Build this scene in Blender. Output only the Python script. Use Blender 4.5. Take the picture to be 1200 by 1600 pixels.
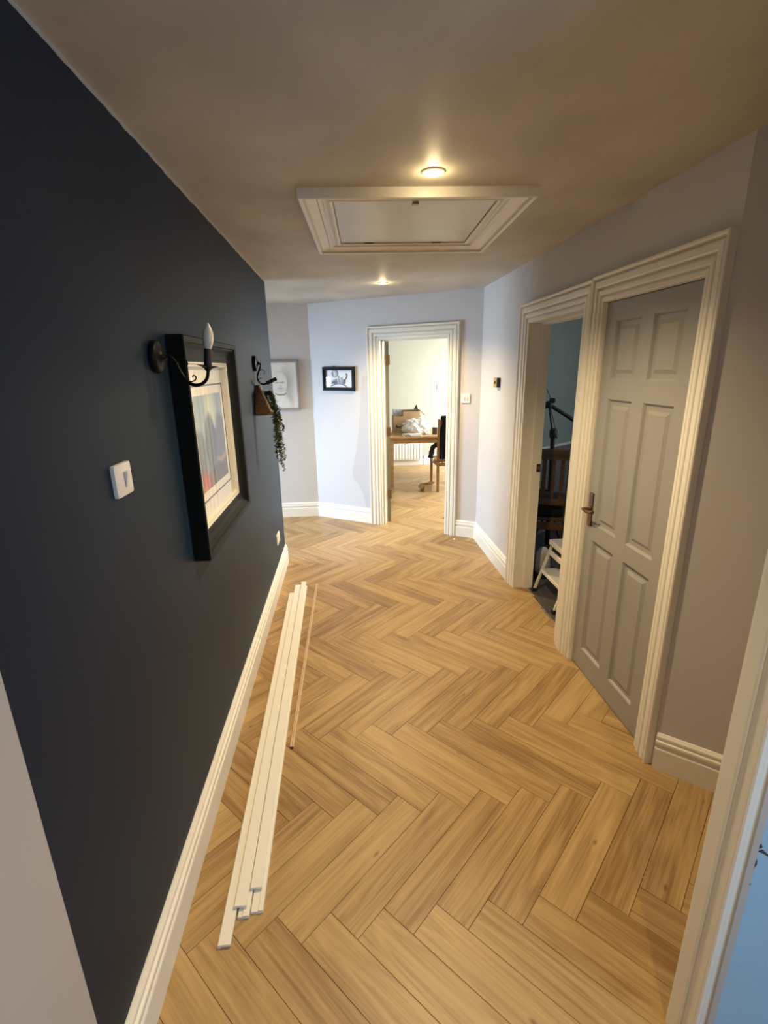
import bpy, bmesh, math, random
from mathutils import Vector, Matrix, noise as mnoise

for o in list(bpy.data.objects):
    bpy.data.objects.remove(o, do_unlink=True)
S = bpy.context.scene
COL = S.collection
random.seed(7)
PI = math.pi

# ------------------------------------------------------------------ camera
CAM_H, FPX, YAW, PITCH, ROLL = 1.7132, 763.157, 0.0740, 0.2859, -0.0183
cd = bpy.data.cameras.new('camera')
cam = bpy.data.objects.new('camera', cd)
COL.objects.link(cam)
cd.sensor_fit = 'VERTICAL'
cd.sensor_height = 24.0
cd.lens = 24.0 * FPX / 1600.0
cd.clip_start = 0.02
fwd = Vector((math.sin(YAW) * math.cos(PITCH), math.cos(YAW) * math.cos(PITCH), -math.sin(PITCH)))
rgt = Vector((math.cos(YAW), -math.sin(YAW), 0))
upv = rgt.cross(fwd)
r2 = math.cos(ROLL) * rgt + math.sin(ROLL) * upv
u2 = -math.sin(ROLL) * rgt + math.cos(ROLL) * upv
cam.matrix_world = Matrix(((r2.x, u2.x, -fwd.x, 0), (r2.y, u2.y, -fwd.y, 0), (r2.z, u2.z, -fwd.z, CAM_H), (0, 0, 0, 1)))
S.camera = cam

# ------------------------------------------------------------------ world, daylight at the windows, exposure
W = bpy.data.worlds.new('world')
S.world = W
W.use_nodes = True
bg = W.node_tree.nodes['Background']
bg.inputs[0].default_value = (0.55, 0.72, 1.0, 1)
bg.inputs[1].default_value = 1.0

def window_light(name, loc, direction, w, h, energy, color):
    l = bpy.data.lights.new(name, 'AREA')
    l.shape = 'RECTANGLE'
    l.size, l.size_y = w, h
    l.energy = energy
    l.color = color
    o = bpy.data.objects.new(name, l)
    COL.objects.link(o)
    o.location = loc
    o.rotation_euler = Vector(direction).to_track_quat('-Z', 'Y').to_euler()
    return o

window_light('daylight_side_passage', (-3.02, 5.00, 0.95), (1, 0.0, -0.17), 1.2, 1.3, 52, (0.58, 0.78, 1.0)).data.spread = math.radians(95)
window_light('daylight_dining_room', (3.36, 7.3, 1.45), (-1, 0, -0.75), 2.2, 1.7, 300, (1.0, 1.0, 0.94))
window_light('daylight_study', (3.36, 3.6, 1.5), (-1, 0.1, -0.1), 0.7, 0.9, 9, (0.85, 0.95, 1.0))
window_light('daylight_bedroom', (1.97, -0.90, 1.40), (-1, 0.45, -0.1), 1.1, 1.2, 32, (0.34, 0.62, 1.0))

S.view_settings.view_transform = 'Standard'
S.view_settings.look = 'None'
S.view_settings.exposure = 0.0
S.view_settings.gamma = 1.0
S.view_settings.use_curve_mapping = False
S.cycles.use_denoising = True

WARM = (1.0, 0.75, 0.41)
DOWNLIGHT_W, DOWNLIGHT_GLOW = 140, 1.0

# ------------------------------------------------------------------ constants from the photograph
H = 2.4
XL, XR = -0.6012, 1.2974
YF, YRF, YRN = 4.2991, 4.7235, 1.6752
FX, FY = -0.3658, 5.7759
TH = 0.14
FO = Vector((FX, FY, 0))
FD = (Vector((XR, YRF, 0)) - FO)
FLEN = FD.length
FD.normalize()
FN = Vector((FD.y, -FD.x, 0))          # towards the hall
if FN.y > 0: FN = -FN
A45 = 0.8697
D45 = Vector((math.sin(A45), -math.cos(A45), 0))
E45 = Vector((1.90, YRN - (1.90 - XR) / D45.x * -D45.y, 0))

def srgb(r, g, b):
    f = lambda c: (c / 255 / 12.92) if c / 255 <= 0.04045 else ((c / 255 + 0.055) / 1.055) ** 2.4
    return (f(r), f(g), f(b), 1)

# ------------------------------------------------------------------ materials
MATS = {}
def nn(nt, t, **kw):
    n = nt.nodes.new(t)
    for k, v in kw.items(): setattr(n, k, v)
    return n
def mat(name, col, rough=0.5, metal=0.0, var=0.0, vscale=6.0, bump=0.0, bscale=40.0, spec=0.5, stretch=(1, 1, 1), col2=None, emit=0.0, sheen=0.0):
    if name in MATS: return MATS[name]
    m = bpy.data.materials.new(name)
    m.use_nodes = True
    nt = m.node_tree
    b = nt.nodes['Principled BSDF']
    L = nt.links.new
    b.inputs['Base Color'].default_value = col
    b.inputs['Roughness'].default_value = rough
    b.inputs['Metallic'].default_value = metal
    b.inputs['Specular IOR Level'].default_value = spec
    tc = nn(nt, 'ShaderNodeTexCoord')
    mp = nn(nt, 'ShaderNodeMapping')
    mp.inputs['Scale'].default_value = stretch
    L(tc.outputs['Object'], mp.inputs[0])
    n = nn(nt, 'ShaderNodeTexNoise')
    n.inputs['Scale'].default_value = vscale
    n.inputs['Detail'].default_value = 5
    L(mp.outputs[0], n.inputs['Vector'])
    if var > 0 or col2:
        mx = nn(nt, 'ShaderNodeMix', data_type='RGBA')
        mx.inputs[6].default_value = col if col2 else tuple(c * (1 - var) for c in col[:3]) + (1,)
        mx.inputs[7].default_value = col2 or tuple(min(1, c * (1 + var)) for c in col[:3]) + (1,)
        rp = nn(nt, 'ShaderNodeValToRGB')
        rp.color_ramp.elements[0].position = 0.32
        rp.color_ramp.elements[1].position = 0.68
        L(n.outputs[0], rp.inputs[0])
        L(rp.outputs[0], mx.inputs[0])
        L(mx.outputs[2], b.inputs['Base Color'])
    if bump > 0:
        n2 = nn(nt, 'ShaderNodeTexNoise')
        n2.inputs['Scale'].default_value = bscale
        n2.inputs['Detail'].default_value = 4
        L(mp.outputs[0], n2.inputs['Vector'])
        bm = nn(nt, 'ShaderNodeBump')
        bm.inputs['Strength'].default_value = bump
        bm.inputs['Distance'].default_value = 0.004
        L(n2.outputs[0], bm.inputs['Height'])
        L(bm.outputs[0], b.inputs['Normal'])
    if emit:
        b.inputs['Emission Color'].default_value = col
        b.inputs['Emission Strength'].default_value = emit
    MATS[name] = m
    return m

def wood_mat(name, light, dark, random_per_object=True, rough=0.42, scale=1.0, knots=True):
    """oak: grain runs along local X"""
    if name in MATS: return MATS[name]
    m = bpy.data.materials.new(name)
    m.use_nodes = True
    nt = m.node_tree
    L = nt.links.new
    b = nt.nodes['Principled BSDF']
    tc = nn(nt, 'ShaderNodeTexCoord')
    oi = nn(nt, 'ShaderNodeObjectInfo')
    mul = nn(nt, 'ShaderNodeVectorMath', operation='SCALE')
    mul.inputs[0].default_value = (37.0, 91.0, 13.0)
    L(oi.outputs['Random'], mul.inputs['Scale'])
    add = nn(nt, 'ShaderNodeVectorMath', operation='ADD')
    L(tc.outputs['Object'], add.inputs[0])
    if random_per_object: L(mul.outputs[0], add.inputs[1])
    # broad figure (cathedrals)
    m1 = nn(nt, 'ShaderNodeMapping')
    m1.inputs['Scale'].default_value = (0.9 * scale, 8 * scale, 8 * scale)
    L(add.outputs[0], m1.inputs[0])
    n1 = nn(nt, 'ShaderNodeTexNoise')
    n1.inputs['Scale'].default_value = 1.0
    n1.inputs['Detail'].default_value = 3
    n1.inputs['Distortion'].default_value = 0.35
    L(m1.outputs[0], n1.inputs['Vector'])
    sc = nn(nt, 'ShaderNodeMath', operation='MULTIPLY')
    sc.inputs[1].default_value = 15.0
    L(n1.outputs[0], sc.inputs[0])
    pp = nn(nt, 'ShaderNodeMath', operation='PINGPONG')
    pp.inputs[1].default_value = 1.0
    L(sc.outputs[0], pp.inputs[0])
    # fine fibres
    m2 = nn(nt, 'ShaderNodeMapping')
    m2.inputs['Scale'].default_value = (3.5 * scale, 150 * scale, 150 * scale)
    L(add.outputs[0], m2.inputs[0])
    n2 = nn(nt, 'ShaderNodeTexNoise')
    n2.inputs['Scale'].default_value = 1.0
    n2.inputs['Detail'].default_value = 4
    L(m2.outputs[0], n2.inputs['Vector'])
    # streaks
    m3 = nn(nt, 'ShaderNodeMapping')
    m3.inputs['Scale'].default_value = (1.3 * scale, 22 * scale, 22 * scale)
    L(add.outputs[0], m3.inputs[0])
    n3 = nn(nt, 'ShaderNodeTexNoise')
    n3.inputs['Scale'].default_value = 1.0
    n3.inputs['Detail'].default_value = 3
    L(m3.outputs[0], n3.inputs['Vector'])
    # f = .25*pp + .35*n2 + .5*n3 + .35*(rand-.5)
    def ma(a, k, c=None, off=None):
        q = nn(nt, 'ShaderNodeMath', operation='MULTIPLY_ADD')
        L(a, q.inputs[0])
        q.inputs[1].default_value = k
        if c is not None: L(c, q.inputs[2])
        else: q.inputs[2].default_value = off or 0
        return q.outputs[0]
    f = ma(pp.outputs[0], 0.19, off=-0.32)
    f = ma(n2.outputs[0], 0.66, f)
    f = ma(n3.outputs[0], 0.74, f)
    if random_per_object: f = ma(oi.outputs['Random'], 0.24, f)
    else:
        f = ma(f, 1.0, off=0.19)
    rp = nn(nt, 'ShaderNodeValToRGB')
    e = rp.color_ramp.elements
    e[0].position, e[0].color = 0.22, light
    e[1].position, e[1].color = 0.86, dark
    mid = rp.color_ramp.elements.new(0.52)
    mid.color = tuple(0.62 * light[i] + 0.38 * dark[i] for i in range(3)) + (1,)
    L(f, rp.inputs[0])
    out = rp.outputs[0]
    if knots:
        m4 = nn(nt, 'ShaderNodeMapping')
        m4.inputs['Scale'].default_value = (4.2, 9, 9)
        L(add.outputs[0], m4.inputs[0])
        v = nn(nt, 'ShaderNodeTexVoronoi')
        v.inputs['Scale'].default_value = 1.0
        L(m4.outputs[0], v.inputs['Vector'])
        r4 = nn(nt, 'ShaderNodeValToRGB')
        r4.color_ramp.elements[0].position, r4.color_ramp.elements[0].color = 0.015, (1, 1, 1, 1)
        r4.color_ramp.elements[1].position, r4.color_ramp.elements[1].color = 0.085, (0, 0, 0, 1)
        L(v.outputs['Distance'], r4.inputs[0])
        # only in some cells
        sp = nn(nt, 'ShaderNodeSeparateColor')
        L(v.outputs['Color'], sp.inputs[0])
        gt = nn(nt, 'ShaderNodeMath', operation='GREATER_THAN')
        gt.inputs[1].default_value = 0.62
        L(sp.outputs[0], gt.inputs[0])
        mm = nn(nt, 'ShaderNodeMath', operation='MULTIPLY')
        L(r4.outputs[0], mm.inputs[0])
        L(gt.outputs[0], mm.inputs[1])
        m5 = nn(nt, 'ShaderNodeMath', operation='MULTIPLY')
        m5.inputs[1].default_value = 0.75
        L(mm.outputs[0], m5.inputs[0])
        mx = nn(nt, 'ShaderNodeMix', data_type='RGBA')
        mx.inputs[7].default_value = (0.13, 0.062, 0.022, 1)
        L(out, mx.inputs[6])
        L(m5.outputs[0], mx.inputs[0])
        out = mx.outputs[2]
    L(out, b.inputs['Base Color'])
    b.inputs['Roughness'].default_value = rough
    b.inputs['Specular IOR Level'].default_value = 0.4
    bm = nn(nt, 'ShaderNodeBump')
    bm.inputs['Strength'].default_value = 0.12
    bm.inputs['Distance'].default_value = 0.002
    L(n2.outputs[0], bm.inputs['Height'])
    L(bm.outputs[0], b.inputs['Normal'])
    MATS[name] = m
    return m

NAVY = mat('navy_satin_paint', (0.0058, 0.0175, 0.0370, 1), 0.50, var=0.10, vscale=2.0, bump=0.16, bscale=9, spec=0.22)
WALLP = mat('pale_lilac_grey_emulsion', (0.60, 0.575, 0.56, 1), 0.7, var=0.03, vscale=1.6, bump=0.08, bscale=120, spec=0.3)
BEIGE = mat('beige_emulsion', (0.50, 0.45, 0.41, 1), 0.7, var=0.03, vscale=1.6, bump=0.08, bscale=120, spec=0.3)
PLASTER = mat('skimmed_ceiling_plaster', (0.47, 0.435, 0.37, 1), 0.55, col2=(0.61, 0.57, 0.49, 1), vscale=2.0, bump=0.3, bscale=9, stretch=(1.4, 1.0, 1), spec=0.35)
GLOSS = mat('cream_white_gloss', (0.82, 0.79, 0.71, 1), 0.34)
DOORGREY = mat('warm_grey_door_paint', (0.325, 0.315, 0.30, 1), 0.42, var=0.02, vscale=4, bump=0.04, bscale=90)
DOORBLUE = mat('pale_blue_door_paint', (0.33, 0.60, 0.90, 1), 0.45, var=0.03, vscale=5, bump=0.12, bscale=120)
DOORSAGE = mat('sage_grey_door_paint', (0.20, 0.20, 0.17, 1), 0.5, var=0.05)
DINEWALL = mat('cream_dining_emulsion', (0.43, 0.445, 0.385, 1), 0.8, var=0.01, spec=0.2)
TEAL = mat('teal_study_emulsion', (0.29, 0.335, 0.30, 1), 0.75, var=0.04, spec=0.2)
STUDYLOW = mat('grey_study_wallpaper', (0.24, 0.23, 0.24, 1), 0.8, col2=(0.16, 0.15, 0.16, 1), vscale=28, spec=0.2)
OAK = wood_mat('oak_herringbone_plank', (0.53, 0.36, 0.165, 1), (0.25, 0.142, 0.052, 1))
OAKBASE = mat('oak_floor_base', (0.17, 0.10, 0.045, 1), 0.5, var=0.1)
TABLEWOOD = wood_mat('oak_table_wood', (0.62, 0.40, 0.19, 1), (0.42, 0.24, 0.09, 1), False, knots=False)
CHAIRWOOD = wood_mat('brown_chair_wood', (0.36, 0.19, 0.075, 1), (0.22, 0.105, 0.04, 1), False, knots=False)
STUDYWOOD = wood_mat('dark_study_chair_wood', (0.14, 0.075, 0.032, 1), (0.06, 0.03, 0.013, 1), False, knots=False)
DARKFLOOR = wood_mat('dark_grey_laminate', (0.13, 0.11, 0.095, 1), (0.055, 0.045, 0.04, 1), False, knots=False)
STICKWOOD = mat('raw_pine_stick', (0.66, 0.48, 0.32, 1), 0.6, var=0.1, vscale=30)
BATTEN = mat('primed_white_batten', (0.86, 0.84, 0.78, 1), 0.4, var=0.02, vscale=6)
BATTENEND = mat('sawn_batten_end', (0.70, 0.68, 0.66, 1), 0.8, var=0.1, vscale=60)
IRON = mat('black_iron', (0.007, 0.0065, 0.006, 1), 0.40, 0.0, bump=0.1, bscale=60, spec=0.16)
BLACKP = mat('black_plastic', (0.012, 0.012, 0.013, 1), 0.5)
BULB = mat('cream_candle_bulb', (0.80, 0.68, 0.55, 1), 0.22)
WHITEP = mat('white_switch_plastic', (0.82, 0.78, 0.72, 1), 0.35)
BRASS = mat('brass', (0.72, 0.50, 0.20, 1), 0.3, 1.0)
OLDBRASS = mat('aged_bronze', (0.16, 0.09, 0.055, 1), 0.3, 0.9, var=0.2, vscale=40)
HINGEM = mat('dull_brown_hinge', (0.22, 0.14, 0.08, 1), 0.45, 0.6)
FRAMEBLK = mat('black_frame_lacquer', (0.008, 0.009, 0.008, 1), 0.5, bump=0.05, bscale=50, spec=0.14)
SILVER = mat('silver_slip', (0.78, 0.75, 0.66, 1), 0.35, 0.35)
MOUNT = mat('ivory_mount_board', (0.80, 0.78, 0.72, 1), 0.8, var=0.01)
INKLINE = mat('mount_rule_line', (0.10, 0.10, 0.10, 1), 0.7)
GREYFRAME = mat('taupe_frame', (0.34, 0.30, 0.28, 1), 0.5, var=0.05)
WICKER = mat('brown_wicker', (0.14, 0.085, 0.042, 1), 0.75, var=0.4, vscale=60, bump=0.5, bscale=90, stretch=(1, 1, 2.5))
ROPE = mat('pale_jute_rim', (0.72, 0.62, 0.48, 1), 0.85, var=0.15, vscale=80)
LEAF = mat('dark_green_leaf', (0.050, 0.080, 0.032, 1), 0.5, col2=(0.22, 0.26, 0.13, 1), vscale=60)
STEM = mat('olive_stem', (0.09, 0.10, 0.04, 1), 0.6)
CARD = mat('brown_cardboard', (0.40, 0.27, 0.15, 1), 0.8, var=0.06, vscale=8)
CARDIN = mat('dark_card_edge', (0.035, 0.028, 0.022, 1), 0.8)
BAGW = mat('white_plastic_bag', (0.86, 0.86, 0.85, 1), 0.35)
CLOTHBLK = mat('black_cloth', (0.010, 0.010, 0.011, 1), 0.9, bump=0.2, bscale=80)
RADW = mat('white_radiator_enamel', (0.82, 0.82, 0.78, 1), 0.35)
CHROME = mat('chrome', (0.6, 0.6, 0.6, 1), 0.2, 1.0)
GREYBAG = mat('grey_white_sack', (0.42, 0.40, 0.38, 1), 0.7, var=0.12, vscale=14)
STOOLW = mat('white_painted_steel', (0.74, 0.72, 0.66, 1), 0.4)
TREAD = mat('grey_ribbed_tread', (0.50, 0.49, 0.45, 1), 0.6)
PAPERP = mat('printed_carton', (0.72, 0.72, 0.74, 1), 0.6, col2=(0.30, 0.36, 0.46, 1), vscale=26)
LENS = mat('lit_lamp_lens', (1.0, 0.80, 0.50, 1), 0.3, emit=26)
STEELW = mat('white_lamp_bezel', (0.75, 0.70, 0.60, 1), 0.3)

# ------------------------------------------------------------------ object helpers
def props(o, label=None, cat=None, group=None, kind=None):
    if label: o['label'] = label
    if cat: o['category'] = cat
    if group: o['group'] = group
    if kind: o['kind'] = kind
    return o
def empty(name, loc=(0, 0, 0), parent=None, rz=0.0):
    o = bpy.data.objects.new(name, None)
    o.empty_display_size = 0.05
    COL.objects.link(o)
    if parent: o.parent = parent
    o.location = loc
    o.rotation_euler = (0, 0, rz)
    return o
def link(name, me, m, parent=None, loc=None, smooth=False):
    o = bpy.data.objects.new(name, me)
    COL.objects.link(o)
    if m is not None and len(me.materials) == 0: me.materials.append(m)
    if parent: o.parent = parent
    if loc is not None: o.location = loc
    return o
def finish(bm, name, smooth=False, angle=None):
    bmesh.ops.recalc_face_normals(bm, faces=bm.faces)
    me = bpy.data.meshes.new(name)
    bm.to_mesh(me)
    bm.free()
    if smooth:
        for p in me.polygons: p.use_smooth = True
        if angle: me.set_sharp_from_angle(angle=angle)
    return me
def add_box(bm, lo, hi, bev=0.0, M=None):
    c = [(lo[i] + hi[i]) / 2 for i in range(3)]
    s = [abs(hi[i] - lo[i]) for i in range(3)]
    r = bmesh.ops.create_cube(bm, size=1.0, matrix=Matrix.Translation(c) @ Matrix.Diagonal((s[0], s[1], s[2], 1)))
    vs = r['verts']
    if bev > 0:
        ed = list({e for v in vs for e in v.link_edges})
        rr = bmesh.ops.bevel(bm, geom=ed, offset=bev, segments=2, profile=0.5, affect='EDGES')
        vs = list({v for f in rr['faces'] for v in f.verts} | {v for v in vs if v.is_valid})
    if M is not None:
        bmesh.ops.transform(bm, matrix=M, verts=[v for v in vs if v.is_valid])
    return vs
def box(name, lo, hi, m, parent=None, bev=0.0, M=None):
    """own mesh, own object; M is applied to the mesh"""
    bm = bmesh.new()
    add_box(bm, lo, hi, bev, M)
    return link(name, finish(bm, name), m, parent)
def prism_bm(bm, poly, z0, z1):
    a = [bm.verts.new((p[0], p[1], z0)) for p in poly]
    b = [bm.verts.new((p[0], p[1], z1)) for p in poly]
    n = len(poly)
    bm.faces.new(a[::-1]); bm.faces.new(b)
    for i in range(n): bm.faces.new((a[i], a[(i + 1) % n], b[(i + 1) % n], b[i]))
def lathe_bm(bm, prof, seg=24, M=Matrix()):
    """prof: list of (r, z)"""
    rings = []
    for r, z in prof:
        if r < 1e-6: rings.append([bm.verts.new(M @ Vector((0, 0, z)))])
        else: rings.append([bm.verts.new(M @ Vector((r * math.cos(2 * PI * i / seg), r * math.sin(2 * PI * i / seg), z))) for i in range(seg)])
    for a, b in zip(rings, rings[1:]):
        for i in range(seg):
            j = (i + 1) % seg
            if len(a) == 1 and len(b) == 1: continue
            if len(a) == 1: bm.faces.new((a[0], b[i], b[j]))
            elif len(b) == 1: bm.faces.new((a[i], a[j], b[0]))
            else: bm.faces.new((a[i], a[j], b[j], b[i]))
    for rg in (rings[0], rings[-1]):
        if len(rg) > 1: bm.faces.new(rg)
def lathe(name, prof, m, parent=None, M=Matrix(), seg=24, smooth=True):
    bm = bmesh.new()
    lathe_bm(bm, prof, seg, M)
    return link(name, finish(bm, name, smooth, 0.7), m, parent)
def crom(pts, n=6):
    P = [Vector(p) for p in pts]
    P = [2 * P[0] - P[1]] + P + [2 * P[-1] - P[-2]]
    out = []
    for i in range(1, len(P) - 2):
        for k in range(n):
            t = k / n
            a, b, c, d = P[i - 1], P[i], P[i + 1], P[i + 2]
            out.append(0.5 * ((2 * b) + (c - a) * t + (2 * a - 5 * b + 4 * c - d) * t * t + (3 * b - a - 3 * c + d) * t ** 3))
    out.append(P[-2])
    return out
def tube_bm(bm, pts, r, seg=8, radii=None):
    pts = [Vector(p) for p in pts]
    prev = None
    nrm = None
    rings = []
    for i, p in enumerate(pts):
        t = (pts[min(i + 1, len(pts) - 1)] - pts[max(i - 1, 0)]).normalized()
        if nrm is None:
            nrm = t.orthogonal().normalized()
        else:
            nrm = (nrm - t * nrm.dot(t))
            nrm = nrm.normalized() if nrm.length > 1e-6 else t.orthogonal().normalized()
        bn = t.cross(nrm)
        rr = radii[i] if radii else r
        rings.append([bm.verts.new(p + rr * (math.cos(2 * PI * k / seg) * nrm + math.sin(2 * PI * k / seg) * bn)) for k in range(seg)])
    for a, b in zip(rings, rings[1:]):
        for k in range(seg): bm.faces.new((a[k], a[(k + 1) % seg], b[(k + 1) % seg], b[k]))
    bm.faces.new(rings[0][::-1]); bm.faces.new(rings[-1])
def tube(name, pts, r, m, parent=None, seg=8, smooth_path=0, radii=None):
    bm = bmesh.new()
    if smooth_path: pts = crom(pts, smooth_path)
    tube_bm(bm, pts, r, seg, radii)
    return link(name, finish(bm, name, True, 0.9), m, parent)
def mitre_dirs(path, closed, side=1):
    n = len(path)
    out = []
    for i in range(n):
        def nrm(a, b):
            d = Vector((b[0] - a[0], b[1] - a[1])).normalized()
            return Vector((-d.y, d.x)) * side
        n0 = nrm(path[i - 1], path[i]) if (closed or i > 0) else None
        n1 = nrm(path[i], path[(i + 1) % n]) if (closed or i < n - 1) else None
        if n0 is None: m = n1
        elif n1 is None: m = n0
        else:
            b = (n0 + n1)
            m = b / max(0.15, b.dot(n0)) if b.length > 1e-6 else n0
        out.append(m)
    return out
def sweep_pieces(path, prof, fmap, names, m, parent, closed=False, side=1):
    """sweep profile [(u, t)] along each path segment as its own mitred piece; fmap(px, py, t) -> 3D"""
    md = mitre_dirs(path, closed, side)
    n = len(path)
    segs = n if closed else n - 1
    res = []
    for s in range(segs):
        bm = bmesh.new()
        rings = []
        for idx in (s, (s + 1) % n):
            p = Vector(path[idx][:2])
            rings.append([bm.verts.new(fmap(p + md[idx] * u, t)) for u, t in prof])
        k = len(prof)
        for i in range(k):
            j = (i + 1) % k
            bm.faces.new((rings[0][i], rings[0][j], rings[1][j], rings[1][i]))
        bm.faces.new(rings[0][::-1]); bm.faces.new(rings[1])
        nm = names[s] if isinstance(names, (list, tuple)) else names
        res.append(link(nm, finish(bm, nm), m, parent))
    return res

# ------------------------------------------------------------------ structure: walls
def wall(name, p0, p1, th, m, side=1, openings=(), z0=0.0, z1=H):
    """wall whose visible face runs p0 -> p1; body lies to the left (side=1) or right (-1)"""
    p0, p1 = Vector((p0[0], p0[1])), Vector((p1[0], p1[1]))
    d = (p1 - p0); L = d.length; d.normalize()
    nr = Vector((-d.y, d.x)) * side * th
    bm = bmesh.new()
    def blk(a, b, za, zb):
        if b - a < 1e-4: return
        q = [p0 + d * a, p0 + d * b, p0 + d * b + nr, p0 + d * a + nr]
        prism_bm(bm, q, za, zb)
    cur = 0.0
    for (a, b, zb, zt) in sorted(openings):
        blk(cur, a, z0, z1)
        if zb > z0: blk(a, b, z0, zb)
        if zt < z1: blk(a, b, zt, z1)
        cur = b
    blk(cur, L, z0, z1)
    return props(link(name, finish(bm, name), m), kind='structure')

# hall
JYR = 0.70
wall('wall_left', (XL, 0.769), (XL, YF), 0.12, NAVY, 1)
wall('wall_near_left', (XL, 0.769), (XL, -2.0), 0.12, BEIGE, -1)
wall('wall_bedroom_end', (XL - 0.12, -2.0), (2.1, -2.0), 0.1, BEIGE, -1)
wall('wall_bedroom_right', (2.0, -2.0), (2.0, JYR), 0.1, BEIGE, -1, [(0.55, 1.65, 0.8, 2.0)])
A0, A1 = 2.712, 3.512          # open study doorway (inside lining)
B0, B1 = 1.800, 2.497          # grey door
LT = 0.022
wall('wall_right', (XR, YRN), (XR, YRF + 0.02), TH, WALLP, -1,
     [(B0 - LT - YRN, B1 + LT - YRN, 0, 2.03), (A0 - LT - YRN, A1 + LT - YRN, 0, 2.03)])
wall('wall_near_right', (XR, YRN), (E45.x, E45.y), 0.10, WALLP, 1)
JX, JY0, JY1 = 0.800, 0.741, 0.822       # right jamb of the wide opening the photograph is taken from
wall('wall_vestibule', (E45.x, 0.70), (E45.x, E45.y), 0.10, WALLP, -1)
wall('wall_opening', (JX + 0.036, JY1), (E45.x + 0.1, JY1), JY1 - JY0, BEIGE, -1)
# far diagonal wall with the dining room door
S0, S1 = 0.872, 1.628
wall('wall_far', (FX, FY), (XR, YRF), TH, None, 1, [(S0 - LT, S1 + LT, 0, 2.03)])
FARW = bpy.data.objects['wall_far']
wall('wall_far_left', (FX + 0.02, FY), (-3.0, FY - 0.003), 0.1, WALLP, -1)
wall('wall_passage_near', (XL - 0.12, YF), (-3.0, YF), 0.1, WALLP, 1)
wall('wall_passage_end', (-3.0, YF - 0.1), (-3.0, FY + 0.1), 0.1, WALLP, 1, [(0.2, 1.4, 0.25, 1.7)])
# dining room
wall('wall_dining_back', (-1.6, 8.82), (3.5, 8.82), 0.1, DINEWALL, 1)
wall('wall_dining_left', (-1.6, 5.875), (-1.6, 8.92), 0.1, DINEWALL, 1)
wall('wall_dining_right', (3.4, 5.6), (3.4, 8.92), 0.1, DINEWALL, -1, [(0.6, 2.8, 0.6, 2.3)])
T0, TD = Vector((1.46, 4.384)), Vector((0.81, 0.586))
wall('wall_study_far', T0, T0 + TD * 2.42, 0.05, TEAL, 1, z0=0.93)
wall('wall_study_dado', T0, T0 + TD * 2.42, 0.05, STUDYLOW, 1, z0=-0.012, z1=0.90)
TN = Vector((-TD.y, TD.x)).normalized()
wall('wall_dining_near', T0 + TN * 0.052, T0 + TN * 0.052 + TD * 2.42, 0.06, DINEWALL, 1)
wall('wall_study_window', (3.4, 1.55), (3.4, 5.8), 0.1, TEAL, -1, [(1.7, 2.4, 1.05, 1.95)], z0=-0.012)
wall('wall_study_near', (1.44, 1.68), (3.4, 1.68), 0.1, TEAL, -1, z0=-0.012)

# the navy paint stops just short of the ceiling in an uneven cut-in line
nt = NAVY.node_tree
b = nt.nodes['Principled BSDF']
src = b.inputs['Base Color'].links[0].from_socket
tc = nn(nt, 'ShaderNodeTexCoord'); sx = nn(nt, 'ShaderNodeSeparateXYZ'); nt.links.new(tc.outputs['Object'], sx.inputs[0])
no = nn(nt, 'ShaderNodeTexNoise'); no.inputs['Scale'].default_value = 14; nt.links.new(tc.outputs['Object'], no.inputs['Vector'])
ma_ = nn(nt, 'ShaderNodeMath', operation='MULTIPLY_ADD'); nt.links.new(no.outputs[0], ma_.inputs[0]); ma_.inputs[1].default_value = 0.014; nt.links.new(sx.outputs[2], ma_.inputs[2])
gt = nn(nt, 'ShaderNodeMath', operation='GREATER_THAN'); nt.links.new(ma_.outputs[0], gt.inputs[0]); gt.inputs[1].default_value = 2.3945
mx = nn(nt, 'ShaderNodeMix', data_type='RGBA'); nt.links.new(gt.outputs[0], mx.inputs[0]); nt.links.new(src, mx.inputs[6]); mx.inputs[7].default_value = (0.50, 0.46, 0.40, 1)
nt.links.new(mx.outputs[2], b.inputs['Base Color'])

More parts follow.
